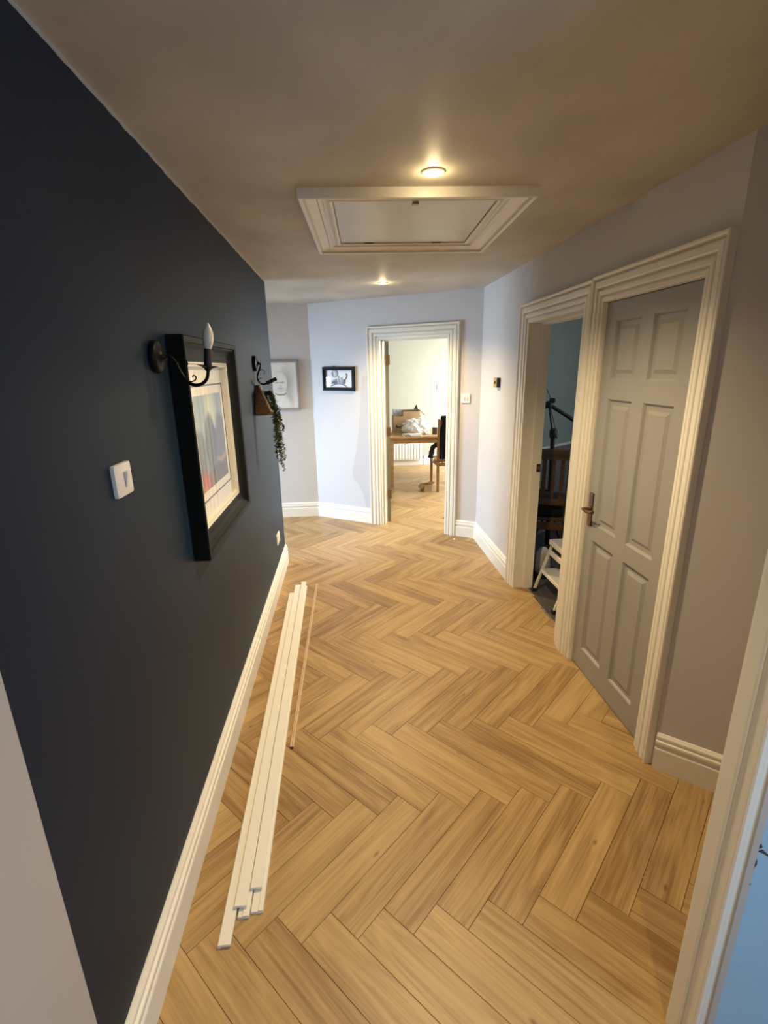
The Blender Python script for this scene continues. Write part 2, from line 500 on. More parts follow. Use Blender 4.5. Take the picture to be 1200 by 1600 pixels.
# far wall paint: a fresh coat that stops short of the architrave in a ragged edge
def far_wall_mat():
    m = bpy.data.materials.new('far_wall_two_coat_emulsion')
    m.use_nodes = True
    nt = m.node_tree; L = nt.links.new
    b = nt.nodes['Principled BSDF']
    b.inputs['Roughness'].default_value = 0.65
    tc = nn(nt, 'ShaderNodeTexCoord')
    dot = nn(nt, 'ShaderNodeVectorMath', operation='SUBTRACT')
    L(tc.outputs['Object'], dot.inputs[0]); dot.inputs[1].default_value = FO
    dp = nn(nt, 'ShaderNodeVectorMath', operation='DOT_PRODUCT')
    L(dot.outputs[0], dp.inputs[0]); dp.inputs[1].default_value = FD
    sx = nn(nt, 'ShaderNodeSeparateXYZ'); L(tc.outputs['Object'], sx.inputs[0])
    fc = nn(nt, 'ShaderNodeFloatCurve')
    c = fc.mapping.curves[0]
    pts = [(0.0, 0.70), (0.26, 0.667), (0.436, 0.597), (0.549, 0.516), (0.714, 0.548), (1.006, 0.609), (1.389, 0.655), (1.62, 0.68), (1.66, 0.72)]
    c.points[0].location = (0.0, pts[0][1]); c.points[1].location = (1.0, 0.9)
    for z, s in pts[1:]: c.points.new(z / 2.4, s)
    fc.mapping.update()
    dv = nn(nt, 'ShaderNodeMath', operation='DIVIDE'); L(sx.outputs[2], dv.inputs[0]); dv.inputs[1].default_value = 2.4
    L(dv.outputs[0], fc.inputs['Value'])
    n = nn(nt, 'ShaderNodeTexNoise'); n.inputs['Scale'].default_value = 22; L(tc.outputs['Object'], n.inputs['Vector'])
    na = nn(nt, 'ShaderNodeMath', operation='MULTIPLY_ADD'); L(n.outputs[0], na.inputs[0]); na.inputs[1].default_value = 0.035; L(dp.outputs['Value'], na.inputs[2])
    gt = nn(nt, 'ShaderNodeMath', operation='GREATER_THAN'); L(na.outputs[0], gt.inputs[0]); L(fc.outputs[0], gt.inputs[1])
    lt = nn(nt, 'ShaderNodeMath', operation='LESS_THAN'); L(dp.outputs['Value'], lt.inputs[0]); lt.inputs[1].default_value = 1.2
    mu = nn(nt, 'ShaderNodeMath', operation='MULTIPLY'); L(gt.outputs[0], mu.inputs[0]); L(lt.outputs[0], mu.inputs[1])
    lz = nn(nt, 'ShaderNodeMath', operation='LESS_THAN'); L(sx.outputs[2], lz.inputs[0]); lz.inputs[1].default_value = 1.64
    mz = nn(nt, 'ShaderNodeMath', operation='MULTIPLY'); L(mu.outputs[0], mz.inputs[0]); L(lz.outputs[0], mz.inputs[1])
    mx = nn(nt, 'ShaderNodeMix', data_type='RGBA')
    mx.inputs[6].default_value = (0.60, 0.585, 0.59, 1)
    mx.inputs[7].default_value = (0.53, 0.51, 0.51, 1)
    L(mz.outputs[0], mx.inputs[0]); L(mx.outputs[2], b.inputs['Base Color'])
    return m
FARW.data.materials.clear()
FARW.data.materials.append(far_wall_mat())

# ceiling
props(box('ceiling', (-3.2, -2.2, H), (3.6, 9.0, H + 0.1), PLASTER), kind='structure')

# windows (frames in the openings; none is in the frame of the photograph)
def window(n, lo, hi, axis):
    w = props(empty('window_%d' % n, ((lo[0] + hi[0]) / 2, (lo[1] + hi[1]) / 2, lo[2])), kind='structure')
    c = Vector(w.location)
    x = c.x
    t = 0.05
    parts = [((x - .03, lo[1], lo[2]), (x + .03, lo[1] + t, hi[2])), ((x - .03, hi[1] - t, lo[2]), (x + .03, hi[1], hi[2])),
             ((x - .03, lo[1] + t, lo[2]), (x + .03, hi[1] - t, lo[2] + t)), ((x - .03, lo[1] + t, hi[2] - t), (x + .03, hi[1] - t, hi[2]))]
    for a, b in parts:
        box('window_frame', Vector(a) - c, Vector(b) - c, GLOSS, w, 0.004)
    return w
window(1, (-3.05, YF + 0.1, 0.25), (-3.05, YF + 1.3, 1.7), 'x')
window(2, (3.45, 6.2, 0.6), (3.45, 8.4, 2.3), 'x')
window(3, (3.45, 3.25, 1.05), (3.45, 3.95, 1.95), 'x')
window(4, (2.05, -1.45, 0.8), (2.05, -0.35, 2.0), 'x')

# ------------------------------------------------------------------ floor: oak herringbone
floor = props(box('floor', (-3.1, -2.1, -0.10), (3.5, 8.95, -0.0125), OAKBASE), kind='structure')
PWID, PLEN, GAP = 0.1238, 5 * 0.1238, 0.00045
HO, HROT = Vector((0.149, 1.092)), -0.0135
def hb(a, b):
    x, y = (a - b) / math.sqrt(2) * PWID, (a + b) / math.sqrt(2) * PWID
    return Vector((HO.x + x * math.cos(HROT) - y * math.sin(HROT), HO.y + x * math.sin(HROT) + y * math.cos(HROT)))
def plank_mesh(poly, name='plank'):
    """convex outline (local xy) -> plank with eased top edge"""
    bm = bmesh.new()
    c = Vector((sum(p[0] for p in poly) / len(poly), sum(p[1] for p in poly) / len(poly)))
    def ins(p, d):
        v = Vector(p) - c
        return Vector(p) - v.normalized() * d
    bot = [bm.verts.new((p[0], p[1], -0.012)) for p in poly]
    mid = [bm.verts.new((p[0], p[1], -0.0016)) for p in poly]
    md = mitre_dirs(poly, True, 1)
    top = [bm.verts.new((p[0] + m.x * 0.0008, p[1] + m.y * 0.0008, 0.0)) for p, m in zip(poly, md)]
    n = len(poly)
    for i in range(n):
        j = (i + 1) % n
        bm.faces.new((bot[i], bot[j], mid[j], mid[i]))
        bm.faces.new((mid[i], mid[j], top[j], top[i]))
    bm.faces.new(top); bm.faces.new(bot[::-1])
    return finish(bm, name)
def clip(poly, nx, ny, c):
    """keep nx*x+ny*y <= c"""
    out = []
    for i in range(len(poly)):
        p, q = poly[i], poly[(i + 1) % len(poly)]
        dp, dq = nx * p[0] + ny * p[1] - c, nx * q[0] + ny * q[1] - c
        if dp <= 0: out.append(p)
        if (dp < 0 < dq) or (dq < 0 < dp):
            t = dp / (dp - dq)
            out.append(Vector((p[0] + t * (q[0] - p[0]), p[1] + t * (q[1] - p[1]))))
    return out
hl, hw = PLEN / 2 - GAP, PWID / 2 - GAP
FULL = plank_mesh([Vector((-hl, -hw)), Vector((hl, -hw)), Vector((hl, hw)), Vector((-hl, hw))])
FULL.materials.append(OAK)
def wanted(c):
    x, y = c
    if 0.3 < y < 4.45 and -0.9 < x < (1.72 if y < 1.75 else 1.62): return True
    if 4.4 <= y < 6.0 and -1.25 < x < 1.62 and (x - FX) * FN.x + (y - FY) * FN.y > -0.35: return True
    if 4.8 < y < 9.05 and 0.075 * y - 0.45 < x < 0.205 * y + 0.25: return True
    return False
rp = random.Random(3)
n_planks = 0
for row in range(-3, 12):
    for k in range(-16, 22):
        for ab in (0, 1):
            if ab == 0: a0, b0, a1, b1 = k, -k, k + 5, -k + 1
            else: a0, b0, a1, b1 = k + 5, -k, k + 6, -k + 5
            off = row * 5
            ca = hb((a0 + a1) / 2 + off, (b0 + b1) / 2 + off)
            if not wanted(ca): continue
            ang = HROT + (PI / 4 if ab == 0 else 3 * PI / 4)
            if rp.random() < 0.5: ang += PI
            u = Vector((math.cos(ang), math.sin(ang))); v = Vector((-u.y, u.x))
            W4 = [ca + u * sx * hl + v * sy * hw for sx, sy in ((-1, -1), (1, -1), (1, 1), (-1, 1))]
            P = W4
            if ca.y < YF + 0.1: P = clip(P, -1, 0, -(XL - 0.06)) if ca.y < YF - 0.3 else P
            if 1.62 < ca.y < 4.5:
                P = clip(P, 1, 0, 1.396 + rp.uniform(-0.016, 0.016)) if P else P
            if len(P) < 3: continue
            area = abs(sum(P[i].x * P[(i + 1) % len(P)].y - P[(i + 1) % len(P)].x * P[i].y for i in range(len(P)))) / 2
            if area < 0.002: continue
            if len(P) == 4 and P == W4: me = FULL
            else:
                me = plank_mesh([Vector(((p - ca).dot(u), (p - ca).dot(v))) for p in P])
                me.materials.append(OAK)
            o = bpy.data.objects.new('plank', me)
            COL.objects.link(o)
            o.parent = floor
            o.location = (ca.x, ca.y, 0)
            o.rotation_euler = (0, 0, ang)
            n_planks += 1
print('planks', n_planks)
# study floor: dark laminate boards
sf = props(box('floor_study', (1.441, 1.7, -0.0124), (3.39, 5.8, -0.0118), OAKBASE), kind='structure')
bm = bmesh.new(); add_box(bm, (-0.6, -0.094, -0.0115), (0.6, 0.094, -0.004), 0.0012)
LAM = finish(bm, 'laminate_board'); LAM.materials.append(DARKFLOOR)
for i in range(8):
    for j in range(3):
        o = bpy.data.objects.new('laminate_board', LAM); COL.objects.link(o); o.parent = sf
        o.location = (1.50 + i * 0.19, 2.5 + j * 1.203 - 0.35 * (i % 3), 0); o.rotation_euler = (0, 0, PI / 2)
# doorway sub floor between oak and laminate
props(box('floor_threshold', (1.36, A0, -0.0122), (1.441, A1, -0.0112), mat('dusty_subfloor', (0.20, 0.17, 0.14, 1), 0.9, var=0.3, vscale=30)), kind='structure')

# ------------------------------------------------------------------ skirting boards
SK = [(0.0, 0.0), (0.022, 0.0), (0.022, 0.103), (0.0195, 0.108), (0.0165, 0.110), (0.0165, 0.122), (0.021, 0.126), (0.022, 0.134), (0.021, 0.142),
      (0.0135, 0.146), (0.0135, 0.154), (0.0155, 0.157), (0.0145, 0.164), (0.008, 0.170), (0.004, 0.175), (0.0, 0.175)]
def skirting(name, path, side, m=GLOSS):
    root = props(empty(name, (path[0][0], path[0][1], 0)), kind='structure')
    o = Vector((path[0][0], path[0][1], 0))
    sweep_pieces(path, SK, lambda p, t: Vector((p.x, p.y, t)) - o, 'skirting_board', m, root, side=side)
    return root
skirting('baseboard_left', [(XL, -1.98), (XL, YF + 0.004)], -1)
skirting('baseboard_far_left', [(FX, FY), (-2.98, FY - 0.003)], 1)
fp = lambda s: (FO + FD * s)[:2]
skirting('baseboard_far', [fp(0.0), fp(0.742)], -1)
skirting('baseboard_far_right', [fp(1.752), (XR, YRF), (XR, A1 + 0.147)], -1)
q0 = Vector((XR, YRN, 0)) + D45 * 0.004
skirting('baseboard_near_right', [q0[:2], (E45.x, E45.y), (E45.x, JY1 + 0.005)], -1)
skirting('baseboard_dining', [(3.38, 8.82), (-1.58, 8.82)], 1)
DADO = [(0.0, 0.0), (0.02, 0.006), (0.026, 0.016), (0.02, 0.028), (0.0, 0.030)]
root = props(empty('trim_1', (T0.x, T0.y, 0.90)), kind='structure')
sweep_pieces([T0, T0 + TD * 2.42], DADO, lambda p, t: Vector((p.x - T0.x, p.y - T0.y, t)), 'dado_rail', GLOSS, root, side=-1)

# ------------------------------------------------------------------ architraves and linings
AW = 0.126
def arch_prof(w=AW):
    k = w / 0.126
    pts = [(0.0, 0.0), (0.0, 0.009), (0.004, 0.012), (0.019, 0.012), (0.022, 0.004), (0.027, 0.004), (0.031, 0.018), (0.036, 0.020), (0.050, 0.020), (0.054, 0.017), (0.056, 0.007), (0.062, 0.007),
           (0.066, 0.022), (0.072, 0.025), (0.094, 0.025), (0.098, 0.022), (0.100, 0.010), (0.106, 0.010), (0.110, 0.028), (0.115, 0.032), (0.122, 0.032), (0.126, 0.028), (0.126, 0.0)]
    return [(u * k, t) for u, t in pts]
def doorway(n, O, d, nrm, s0, s1, ztop, depth, w0=AW, w1=AW, stop=None, both=False, m=GLOSS):
    """trim around an opening s0..s1 on the wall plane through O along d, facing nrm"""
    O, d, nrm = Vector(O), Vector(d), Vector(nrm)
    base = O + d * ((s0 + s1) / 2)
    root = props(empty('trim_%d' % n, base), kind='structure')
    f = lambda p, t: O + d * p.x + Vector((0, 0, p.y)) + nrm * t - base
    # legs and head with mitred corners; each leg may be narrower than the head
    prof = arch_prof()
    def leg(s, sgn, w):
        bm = bmesh.new()
        lo, hi = [], []
        for u, t in arch_prof(w):
            lo.append(bm.verts.new(f(Vector((s + sgn * u, 0.0)), t)))
            hi.append(bm.verts.new(f(Vector((s + sgn * u, ztop + u * (AW / w))), t)))
        k = len(lo)
        for i in range(k): bm.faces.new((lo[i], lo[(i + 1) % k], hi[(i + 1) % k], hi[i]))
        bm.faces.new(lo); bm.faces.new(hi)
        link('architrave_leg', finish(bm, 'architrave_leg'), m, root)
    leg(s0, -1, w0); leg(s1, 1, w1)
    bm = bmesh.new()
    a, b = [], []
    for (u, t) in prof:
        a.append(bm.verts.new(f(Vector((s0 - u * w0 / AW, ztop + u)), t)))
        b.append(bm.verts.new(f(Vector((s1 + u * w1 / AW, ztop + u)), t)))
    k = len(a)
    for i in range(k): bm.faces.new((a[i], a[(i + 1) % k], b[(i + 1) % k], b[i]))
    bm.faces.new(a); bm.faces.new(b)
    link('architrave_head', finish(bm, 'architrave_head'), m, root)
    # lining
    e = 0.004
    def lin(name, sa, sb, za, zb, ta, tb, bev=0.0):
        bm = bmesh.new()
        add_box(bm, (sa, za, -tb), (sb, zb, -ta), bev)
        for v in bm.verts: v.co = f(Vector((v.co.x, v.co.y)), v.co.z)
        link(name, finish(bm, name), m, root)
    lin('lining_jamb', s0 - LT + e, s0 + e, 0, ztop + LT - e, 0.001, depth)
    lin('lining_jamb', s1 - e, s1 + LT - e, 0, ztop + LT - e, 0.001, depth)
    lin('lining_head', s0 + e, s1 - e, ztop - e, ztop + LT - e, 0.001, depth)
    if stop:
        ta, tb = stop
        lin('door_stop', s0 + e, s0 + e + 0.013, 0, ztop - e, ta, tb)
        lin('door_stop', s1 - e - 0.013, s1 - e, 0, ztop - e, ta, tb)
        lin('door_stop', s0 + e + 0.013, s1 - e - 0.013, ztop - e - 0.013, ztop - e, ta, tb)
    return root, f
# study doorway (A), grey door (B): wall x = XR facing -x ; s = y
trimA, fA = doorway(2, (XR, 0, 0), (0, 1, 0), (-1, 0, 0), A0 - 0.004, A1 - 0.004 + 0.004, 2.0, TH + 0.004, w0=0.113, w1=AW + 0.012, stop=(0.075, TH + 0.003))
trimB, fB = doorway(3, (XR, 0, 0), (0, 1, 0), (-1, 0, 0), B0 - 0.004, B1 + 0.004, 2.008, TH - 0.01, w0=0.115, w1=0.094, stop=(0.055, 0.075))
# jamb of the wide opening at the right edge: lining with door stop and bead, faces -x
trimR = props(empty('trim_4', (JX, JY0, 0)), kind='structure')
def jamb_piece(name, poly, m=GLOSS, z1=H):
    bm = bmesh.new(); prism_bm(bm, [(x - JX, y - JY0) for x, y in poly], 0, z1)
    link(name, finish(bm, name), m, trimR)
jamb_piece('lining_jamb', [(JX + 0.010, JY0 + 0.006), (JX + 0.036, JY0 + 0.006), (JX + 0.036, JY1), (JX + 0.010, JY1)])
jamb_piece('door_stop', [(JX + 0.0095, JY0 + 0.040), (JX + 0.0095, JY1 + 0.002), (JX + 0.003, JY1 + 0.002), (JX + 0.0005, JY1 - 0.001), (JX, JY1 - 0.006), (JX, JY0 + 0.044), (JX + 0.002, JY0 + 0.040)])
jamb_piece('lining_step', [(JX + 0.0095, JY0 + 0.006), (JX + 0.0095, JY0 + 0.0385), (JX + 0.006, JY0 + 0.0385), (JX + 0.006, JY0 + 0.022), (JX + 0.003, JY0 + 0.020), (JX + 0.003, JY0 + 0.006)])
jamb_piece('lining_bead', [(JX + 0.003, JY0 + 0.0055), (JX + 0.003, JY0 + 0.003), (JX + 0.006, JY0), (JX + 0.014, JY0 - 0.001), (JX + 0.019, JY0 + 0.002), (JX + 0.020, JY0 + 0.0055)])
# dining room doorway
trimD, fDn = doorway(5, FO, FD, FN, S0, S1, 2.0, TH, w0=0.13, w1=0.122, stop=(0.05, 0.075))
# strike plate on the study lining
c = Vector(trimA.location)
bm = bmesh.new(); add_box(bm, (1.408, A1 - 0.0235, 0.95), (1.436, A1 - 0.0165, 1.01), 0.001)
for v in bm.verts: v.co -= c
link('strike_plate', finish(bm, 'strike_plate'), OLDBRASS, trimA)
bm = bmesh.new(); add_box(bm, (1.414, A1 - 0.027, 0.968), (1.43, A1 - 0.0237, 0.992), 0.001)
for v in bm.verts: v.co -= c
link('strike_lip', finish(bm, 'strike_lip'), BRASS, trimA)

# ------------------------------------------------------------------ grey six panel door (closed)
def panel_mesh(w, h, field=0.012):
    """raised and fielded panel, face towards +z of local (depth)"""
    bm = bmesh.new()
    levels = [(0.0, 0.0), (0.004, -0.004), (0.010, -0.0125), (0.030, -0.0125), (0.044, -0.0055), (0.046, -0.004), (0.0465, -0.004)]
    rings = []
    for ins, z in levels:
        a, b = w / 2 - ins, h / 2 - ins
        rings.append([bm.verts.new((x, y, z)) for x, y in ((-a, -b), (a, -b), (a, b), (-a, b))])
    for r, s in zip(rings, rings[1:]):
        for i in range(4): bm.faces.new((r[i], r[(i + 1) % 4], s[(i + 1) % 4], s[i]))
    bm.faces.new(rings[-1])
    back = [bm.verts.new((v.co.x, v.co.y, -0.025)) for v in rings[0]]
    for i in range(4): bm.faces.new((rings[0][i], rings[0][(i + 1) % 4], back[(i + 1) % 4], back[i]))
    bm.faces.new(back[::-1])
    return bm
def panel_door(name, w, h, m, cols, rows, fr, M, flip=False):
    """door leaf in local (x across 0..w, z 0..h), front face at y=0 facing -y, body to +y.
    cols: [(x0,x1)], rows: [(z0,z1)] openings"""
    root = props(empty(name, M.translation), kind='structure')
    Mi = M.copy(); Mi.translation = (0, 0, 0)
    T = 0.040
    def bx(nm, x0, x1, z0, z1):
        bm = bmesh.new(); add_box(bm, (x0, 0, z0), (x1, T, z1))
        bmesh.ops.transform(bm, matrix=Mi, verts=bm.verts)
        return link(nm, finish(bm, nm), m, root)
    bx('stile', 0, cols[0][0], 0, h); bx('stile', cols[-1][1], w, 0, h)
    zc = [0] + [z for r in rows for z in r] + [h]
    for i in range(0, len(zc), 2): bx('rail', cols[0][0], cols[-1][1], zc[i], zc[i + 1])
    for r in rows:
        for a, b in zip(cols, cols[1:]): bx('muntin', a[1], b[0], r[0], r[1])
    for r in rows:
        for cc in cols:
            for face in (0, 1):
                bm = panel_mesh(cc[1] - cc[0], r[1] - r[0])
                if face == 1:
                    for v in bm.verts: v.co.z = max(v.co.z, -0.0145)
                else:
                    for v in bm.verts: v.co.z = max(v.co.z, -0.0195)
                X = Matrix.Translation(((cc[0] + cc[1]) / 2, 0, (r[0] + r[1]) / 2)) @ Matrix.Rotation(PI / 2, 4, 'X')
                if face: X = Matrix.Translation((0, T, 0)) @ Matrix.Translation(((cc[0] + cc[1]) / 2, 0, (r[0] + r[1]) / 2)) @ Matrix.Rotation(-PI / 2, 4, 'X')
                bmesh.ops.transform(bm, matrix=Mi @ X, verts=bm.verts)
                link('panel', finish(bm, 'panel'), m, root)
    return root, Mi
# local x -> world -y (hinge side near camera), local -y (front) -> world -x
MB = Matrix(((0, 1, 0, XR + 0.012), (-1, 0, 0, B1 - 0.003), (0, 0, 1, 0.007), (0, 0, 0, 1)))
dw = B1 - B0 - 0.006
yl = lambda y: (B1 - 0.003) - y
doorB, MiB = panel_door('door_1', dw, 1.994, DOORGREY, [(yl(2.404), yl(2.194)), (yl(2.104), yl(1.894))],
                        [(0.128, 0.790), (0.878, 1.540), (1.634, 1.908)], 0.1, MB)
doorB['label'] = 'closed warm grey six panel door beside the open doorway'
def door_part(name, lo, hi, m, root, Mi, bev=0.0, parent=None):
    bm = bmesh.new(); add_box(bm, lo, hi, bev)
    bmesh.ops.transform(bm, matrix=Mi, verts=bm.verts)
    return link(name, finish(bm, name), m, parent or root)
# lever handle on long back plate
hx = yl(2.452)
hd = door_part('door_handle', (hx - 0.02, -0.007, 0.86), (hx + 0.02, -0.0002, 1.045), OLDBRASS, doorB, MiB, 0.003)
hd['label'] = 'bronze lever handle on long back plate'
bm = bmesh.new()
lathe_bm(bm, [(0.013, 0), (0.013, 0.004), (0.009, 0.008), (0.009, 0.042), (0.0, 0.044)], 16, Matrix.Translation((hx, -0.006, 0.958)) @ Matrix.Rotation(PI / 2, 4, 'X'))
bmesh.ops.transform(bm, matrix=MiB, verts=bm.verts); link('handle_neck', finish(bm, 'handle_neck', True, 0.6), OLDBRASS, hd)
bm = bmesh.new()
tube_bm(bm, crom([(hx, -0.046, 0.958), (hx + 0.02, -0.050, 0.96), (hx + 0.05, -0.050, 0.955), (hx + 0.085, -0.048, 0.962), (hx + 0.105, -0.046, 0.968)], 5), 0.008, 10,
        radii=[0.0105] * 6 + [0.009] * 10 + [0.0105] * 3 + [0.011, 0.008])
bmesh.ops.transform(bm, matrix=MiB, verts=bm.verts); link('lever', finish(bm, 'lever', True, 0.8), OLDBRASS, hd)
for z in (1.80, 1.035, 0.31):
    door_part('hinge', (dw - 0.002, -0.008, z - 0.045), (dw + 0.006, 0.002, z + 0.045), HINGEM, doorB, MiB, 0.002)

# pale blue door folded back into the room the photograph is taken from
ra = -0.45
MR = Matrix(((math.cos(ra), -math.sin(ra), 0, 0.850), (math.sin(ra), math.cos(ra), 0, JY0 + 0.002), (0, 0, 1, 0.007), (0, 0, 0, 1)))
doorR, MiR = panel_door('door_2', 0.72, 1.98, DOORBLUE, [(0.12, 0.315), (0.405, 0.60)], [(0.22, 0.80), (0.90, 1.50), (1.60, 1.87)], 0.1, MR)
doorR['label'] = 'pale blue door standing open at the lower right edge'
for z in (1.78, 1.02):
    door_part('hinge', (-0.008, -0.004, z - 0.045), (0.0, 0.006, z + 0.045), HINGEM, doorR, MiR, 0.002)
BARE = mat('bare_chipped_wood', (0.06, 0.05, 0.045, 1), 0.8)
for pts in ([(0.001, 0.690), (0.010, 0.698), (0.030, 0.682), (0.034, 0.678), (0.012, 0.688)], [(0.001, 0.706), (0.006, 0.712), (0.009, 0.703), (0.004, 0.698)], [(0.001, 0.655), (0.005, 0.668), (0.007, 0.655), (0.003, 0.640)], [(0.001, 0.600), (0.006, 0.596), (0.003, 0.592)]):
    bm = bmesh.new()
    va = [bm.verts.new((x, -0.0007, z)) for x, z in pts]; vb = [bm.verts.new((x, 0.0004, z)) for x, z in pts]
    bm.faces.new(va); bm.faces.new(vb[::-1])
    for i in range(len(pts)): bm.faces.new((va[i], va[(i + 1) % len(pts)], vb[(i + 1) % len(pts)], vb[i]))
    bmesh.ops.transform(bm, matrix=MiR, verts=bm.verts)
    link('paint_chip', finish(bm, 'paint_chip'), BARE, doorR)

# dining room door: opened into the dining room, seen on edge
hp = FO + FD * (S0 + 0.034) - FN * (TH + 0.012)
la = math.atan2(1.0, 0.02)
ux = Vector((math.cos(la), math.sin(la), 0)); uy = Vector((-ux.y, ux.x, 0))
MD = Matrix(((ux.x, uy.x, 0, hp.x), (ux.y, uy.y, 0, hp.y), (0, 0, 1, 0.007), (0, 0, 0, 1)))
doorD, MiD = panel_door('door_3', 0.74, 1.985, DOORSAGE, [(0.11, 0.325), (0.42, 0.63)], [(0.22, 0.80), (0.90, 1.50), (1.60, 1.87)], 0.1, MD)
doorD['label'] = 'sage grey dining room door seen on edge'
for z in (1.79, 1.035, 0.32):
    door_part('hinge', (-0.006, -0.012, z - 0.05), (0.0, 0.032, z + 0.05), HINGEM, doorD, MiD, 0.002)

# ------------------------------------------------------------------ loft hatch
hroot = empty('loft_hatch', (0.345, 2.69, H), None, -0.042)
props(hroot, 'white moulded loft hatch in the ceiling', 'hatch')
hw2, hl2 = 0.482, 0.495
HP = [(0.0, 0.0), (0.0, 0.014), (0.012, 0.016), (0.03, 0.010), (0.038, 0.010), (0.044, 0.018), (0.058, 0.020), (0.064, 0.015), (0.104, 0.026), (0.110, 0.024), (0.114, 0.036), (0.128, 0.038), (0.132, 0.036), (0.132, 0.0)]
ia, ib = hw2 - 0.132, hl2 - 0.132
sweep_pieces([(-ia, -ib), (ia, -ib), (ia, ib), (-ia, ib)], HP, lambda p, t: Vector((p.x, p.y, -t)), 'frame_moulding', GLOSS, hroot, closed=True, side=-1)
box('hatch_panel', (-ia + 0.004, -ib + 0.004, -0.0075), (ia - 0.004, ib - 0.004, -0.0005), mat('hatch_panel_paint', (0.66, 0.64, 0.58, 1), 0.3, var=0.03, vscale=5, bump=0.08, bscale=30), hroot, 0.001)
lt = box('latch', (-0.014, -ib - 0.010, -0.026), (0.014, -ib + 0.022, -0.016), mat('latch_metal', (0.30, 0.24, 0.16, 1), 0.35, 0.8), hroot, 0.003)
box('latch_screw', (-0.036, -ib + 0.006, -0.010), (-0.030, -ib + 0.012, -0.0075), OLDBRASS, hroot)
for x in (-0.19, 0.19):
    box('hinge', (x - 0.026, ib - 0.006, -0.0125), (x + 0.026, ib + 0.006, -0.0078), HINGEM, hroot, 0.002)

# ------------------------------------------------------------------ downlights
def downlight(x, y, label, k=1.0):
    r = props(empty('downlight', (x, y, H)), label, 'ceiling light', 'hall downlights')
    lathe('bezel', [(0.030, -0.002), (0.033, -0.006), (0.040, -0.006), (0.045, -0.002), (0.046, -0.0003), (0.030, -0.0003)], STEELW, r, seg=32)
    lathe('lens', [(0.0, -0.010), (0.016, -0.009), (0.026, -0.006), (0.0295, -0.002), (0.0295, -0.0006), (0.0, -0.0006)], LENS, r, seg=32)
    l = bpy.data.lights.new('downlight_beam', 'SPOT'); l.energy = DOWNLIGHT_W * k; l.color = WARM; l.spot_size = math.radians(138); l.spot_blend = 0.85; l.shadow_soft_size = 0.018
    o = bpy.data.objects.new('downlight_beam', l); COL.objects.link(o); o.parent = r; o.location = (0, 0, -0.045)
    l = bpy.data.lights.new('downlight_glow', 'POINT'); l.energy = DOWNLIGHT_GLOW; l.color = WARM; l.shadow_soft_size = 0.02
    o = bpy.data.objects.new('downlight_glow', l); COL.objects.link(o); o.parent = r; o.location = (0, 0, -0.035)
downlight(0.355, 2.041, 'round lit downlight in the ceiling just before the loft hatch')
downlight(0.354, 4.449, 'small lit downlight in the ceiling beyond the loft hatch', 1.1)
downlight(0.355, -0.37, 'round lit downlight in the ceiling behind the viewpoint', 0.45)

# ------------------------------------------------------------------ big picture on the navy wall
def ellipse_mask(nt, vec, cx, cy, rx, ry, soft):
    """1 inside"""
    L = nt.links.new
    sb = nn(nt, 'ShaderNodeVectorMath', operation='SUBTRACT'); L(vec, sb.inputs[0]); sb.inputs[1].default_value = (cx, cy, 0)
    ml = nn(nt, 'ShaderNodeVectorMath', operation='MULTIPLY'); L(sb.outputs[0], ml.inputs[0]); ml.inputs[1].default_value = (1 / rx, 1 / ry, 0)
    ln = nn(nt, 'ShaderNodeVectorMath', operation='LENGTH'); L(ml.outputs[0], ln.inputs[0])
    mr = nn(nt, 'ShaderNodeMapRange'); mr.inputs[1].default_value = 1 - soft; mr.inputs[2].default_value = 1 + soft; mr.inputs[3].default_value = 1; mr.inputs[4].default_value = 0
    L(ln.outputs['Value'], mr.inputs[0])
    return mr.outputs[0]
def layered_print(name, base, layers, noise_amt=0.05, nscale=6, rough=0.6):
    """flat print; object-space xy in metres; layers: (cx,cy,rx,ry,soft,color,opacity)"""
    m = bpy.data.materials.new(name); m.use_nodes = True
    nt = m.node_tree; L = nt.links.new
    b = nt.nodes['Principled BSDF']; b.inputs['Roughness'].default_value = rough
    tc = nn(nt, 'ShaderNodeTexCoord')
    n = nn(nt, 'ShaderNodeTexNoise'); n.inputs['Scale'].default_value = nscale; n.inputs['Detail'].default_value = 5; L(tc.outputs['Object'], n.inputs['Vector'])
    sb = nn(nt, 'ShaderNodeVectorMath', operation='SUBTRACT'); L(n.outputs['Color'], sb.inputs[0]); sb.inputs[1].default_value = (0.5, 0.5, 0.5)
    sc = nn(nt, 'ShaderNodeVectorMath', operation='SCALE'); L(sb.outputs[0], sc.inputs[0]); sc.inputs['Scale'].default_value = noise_amt
    ad = nn(nt, 'ShaderNodeVectorMath', operation='ADD'); L(tc.outputs['Object'], ad.inputs[0]); L(sc.outputs[0], ad.inputs[1])
    cur = None
    for (cx, cy, rx, ry, soft, col, op) in layers:
        mk = ellipse_mask(nt, ad.outputs[0], cx, cy, rx, ry, soft)
        mu = nn(nt, 'ShaderNodeMath', operation='MULTIPLY'); L(mk, mu.inputs[0]); mu.inputs[1].default_value = op
        mx = nn(nt, 'ShaderNodeMix', data_type='RGBA')
        if cur is None: mx.inputs[6].default_value = base
        else: L(cur, mx.inputs[6])
        mx.inputs[7].default_value = col
        L(mu.outputs[0], mx.inputs[0]); cur = mx.outputs[2]
    L(cur, b.inputs['Base Color'])
    return m
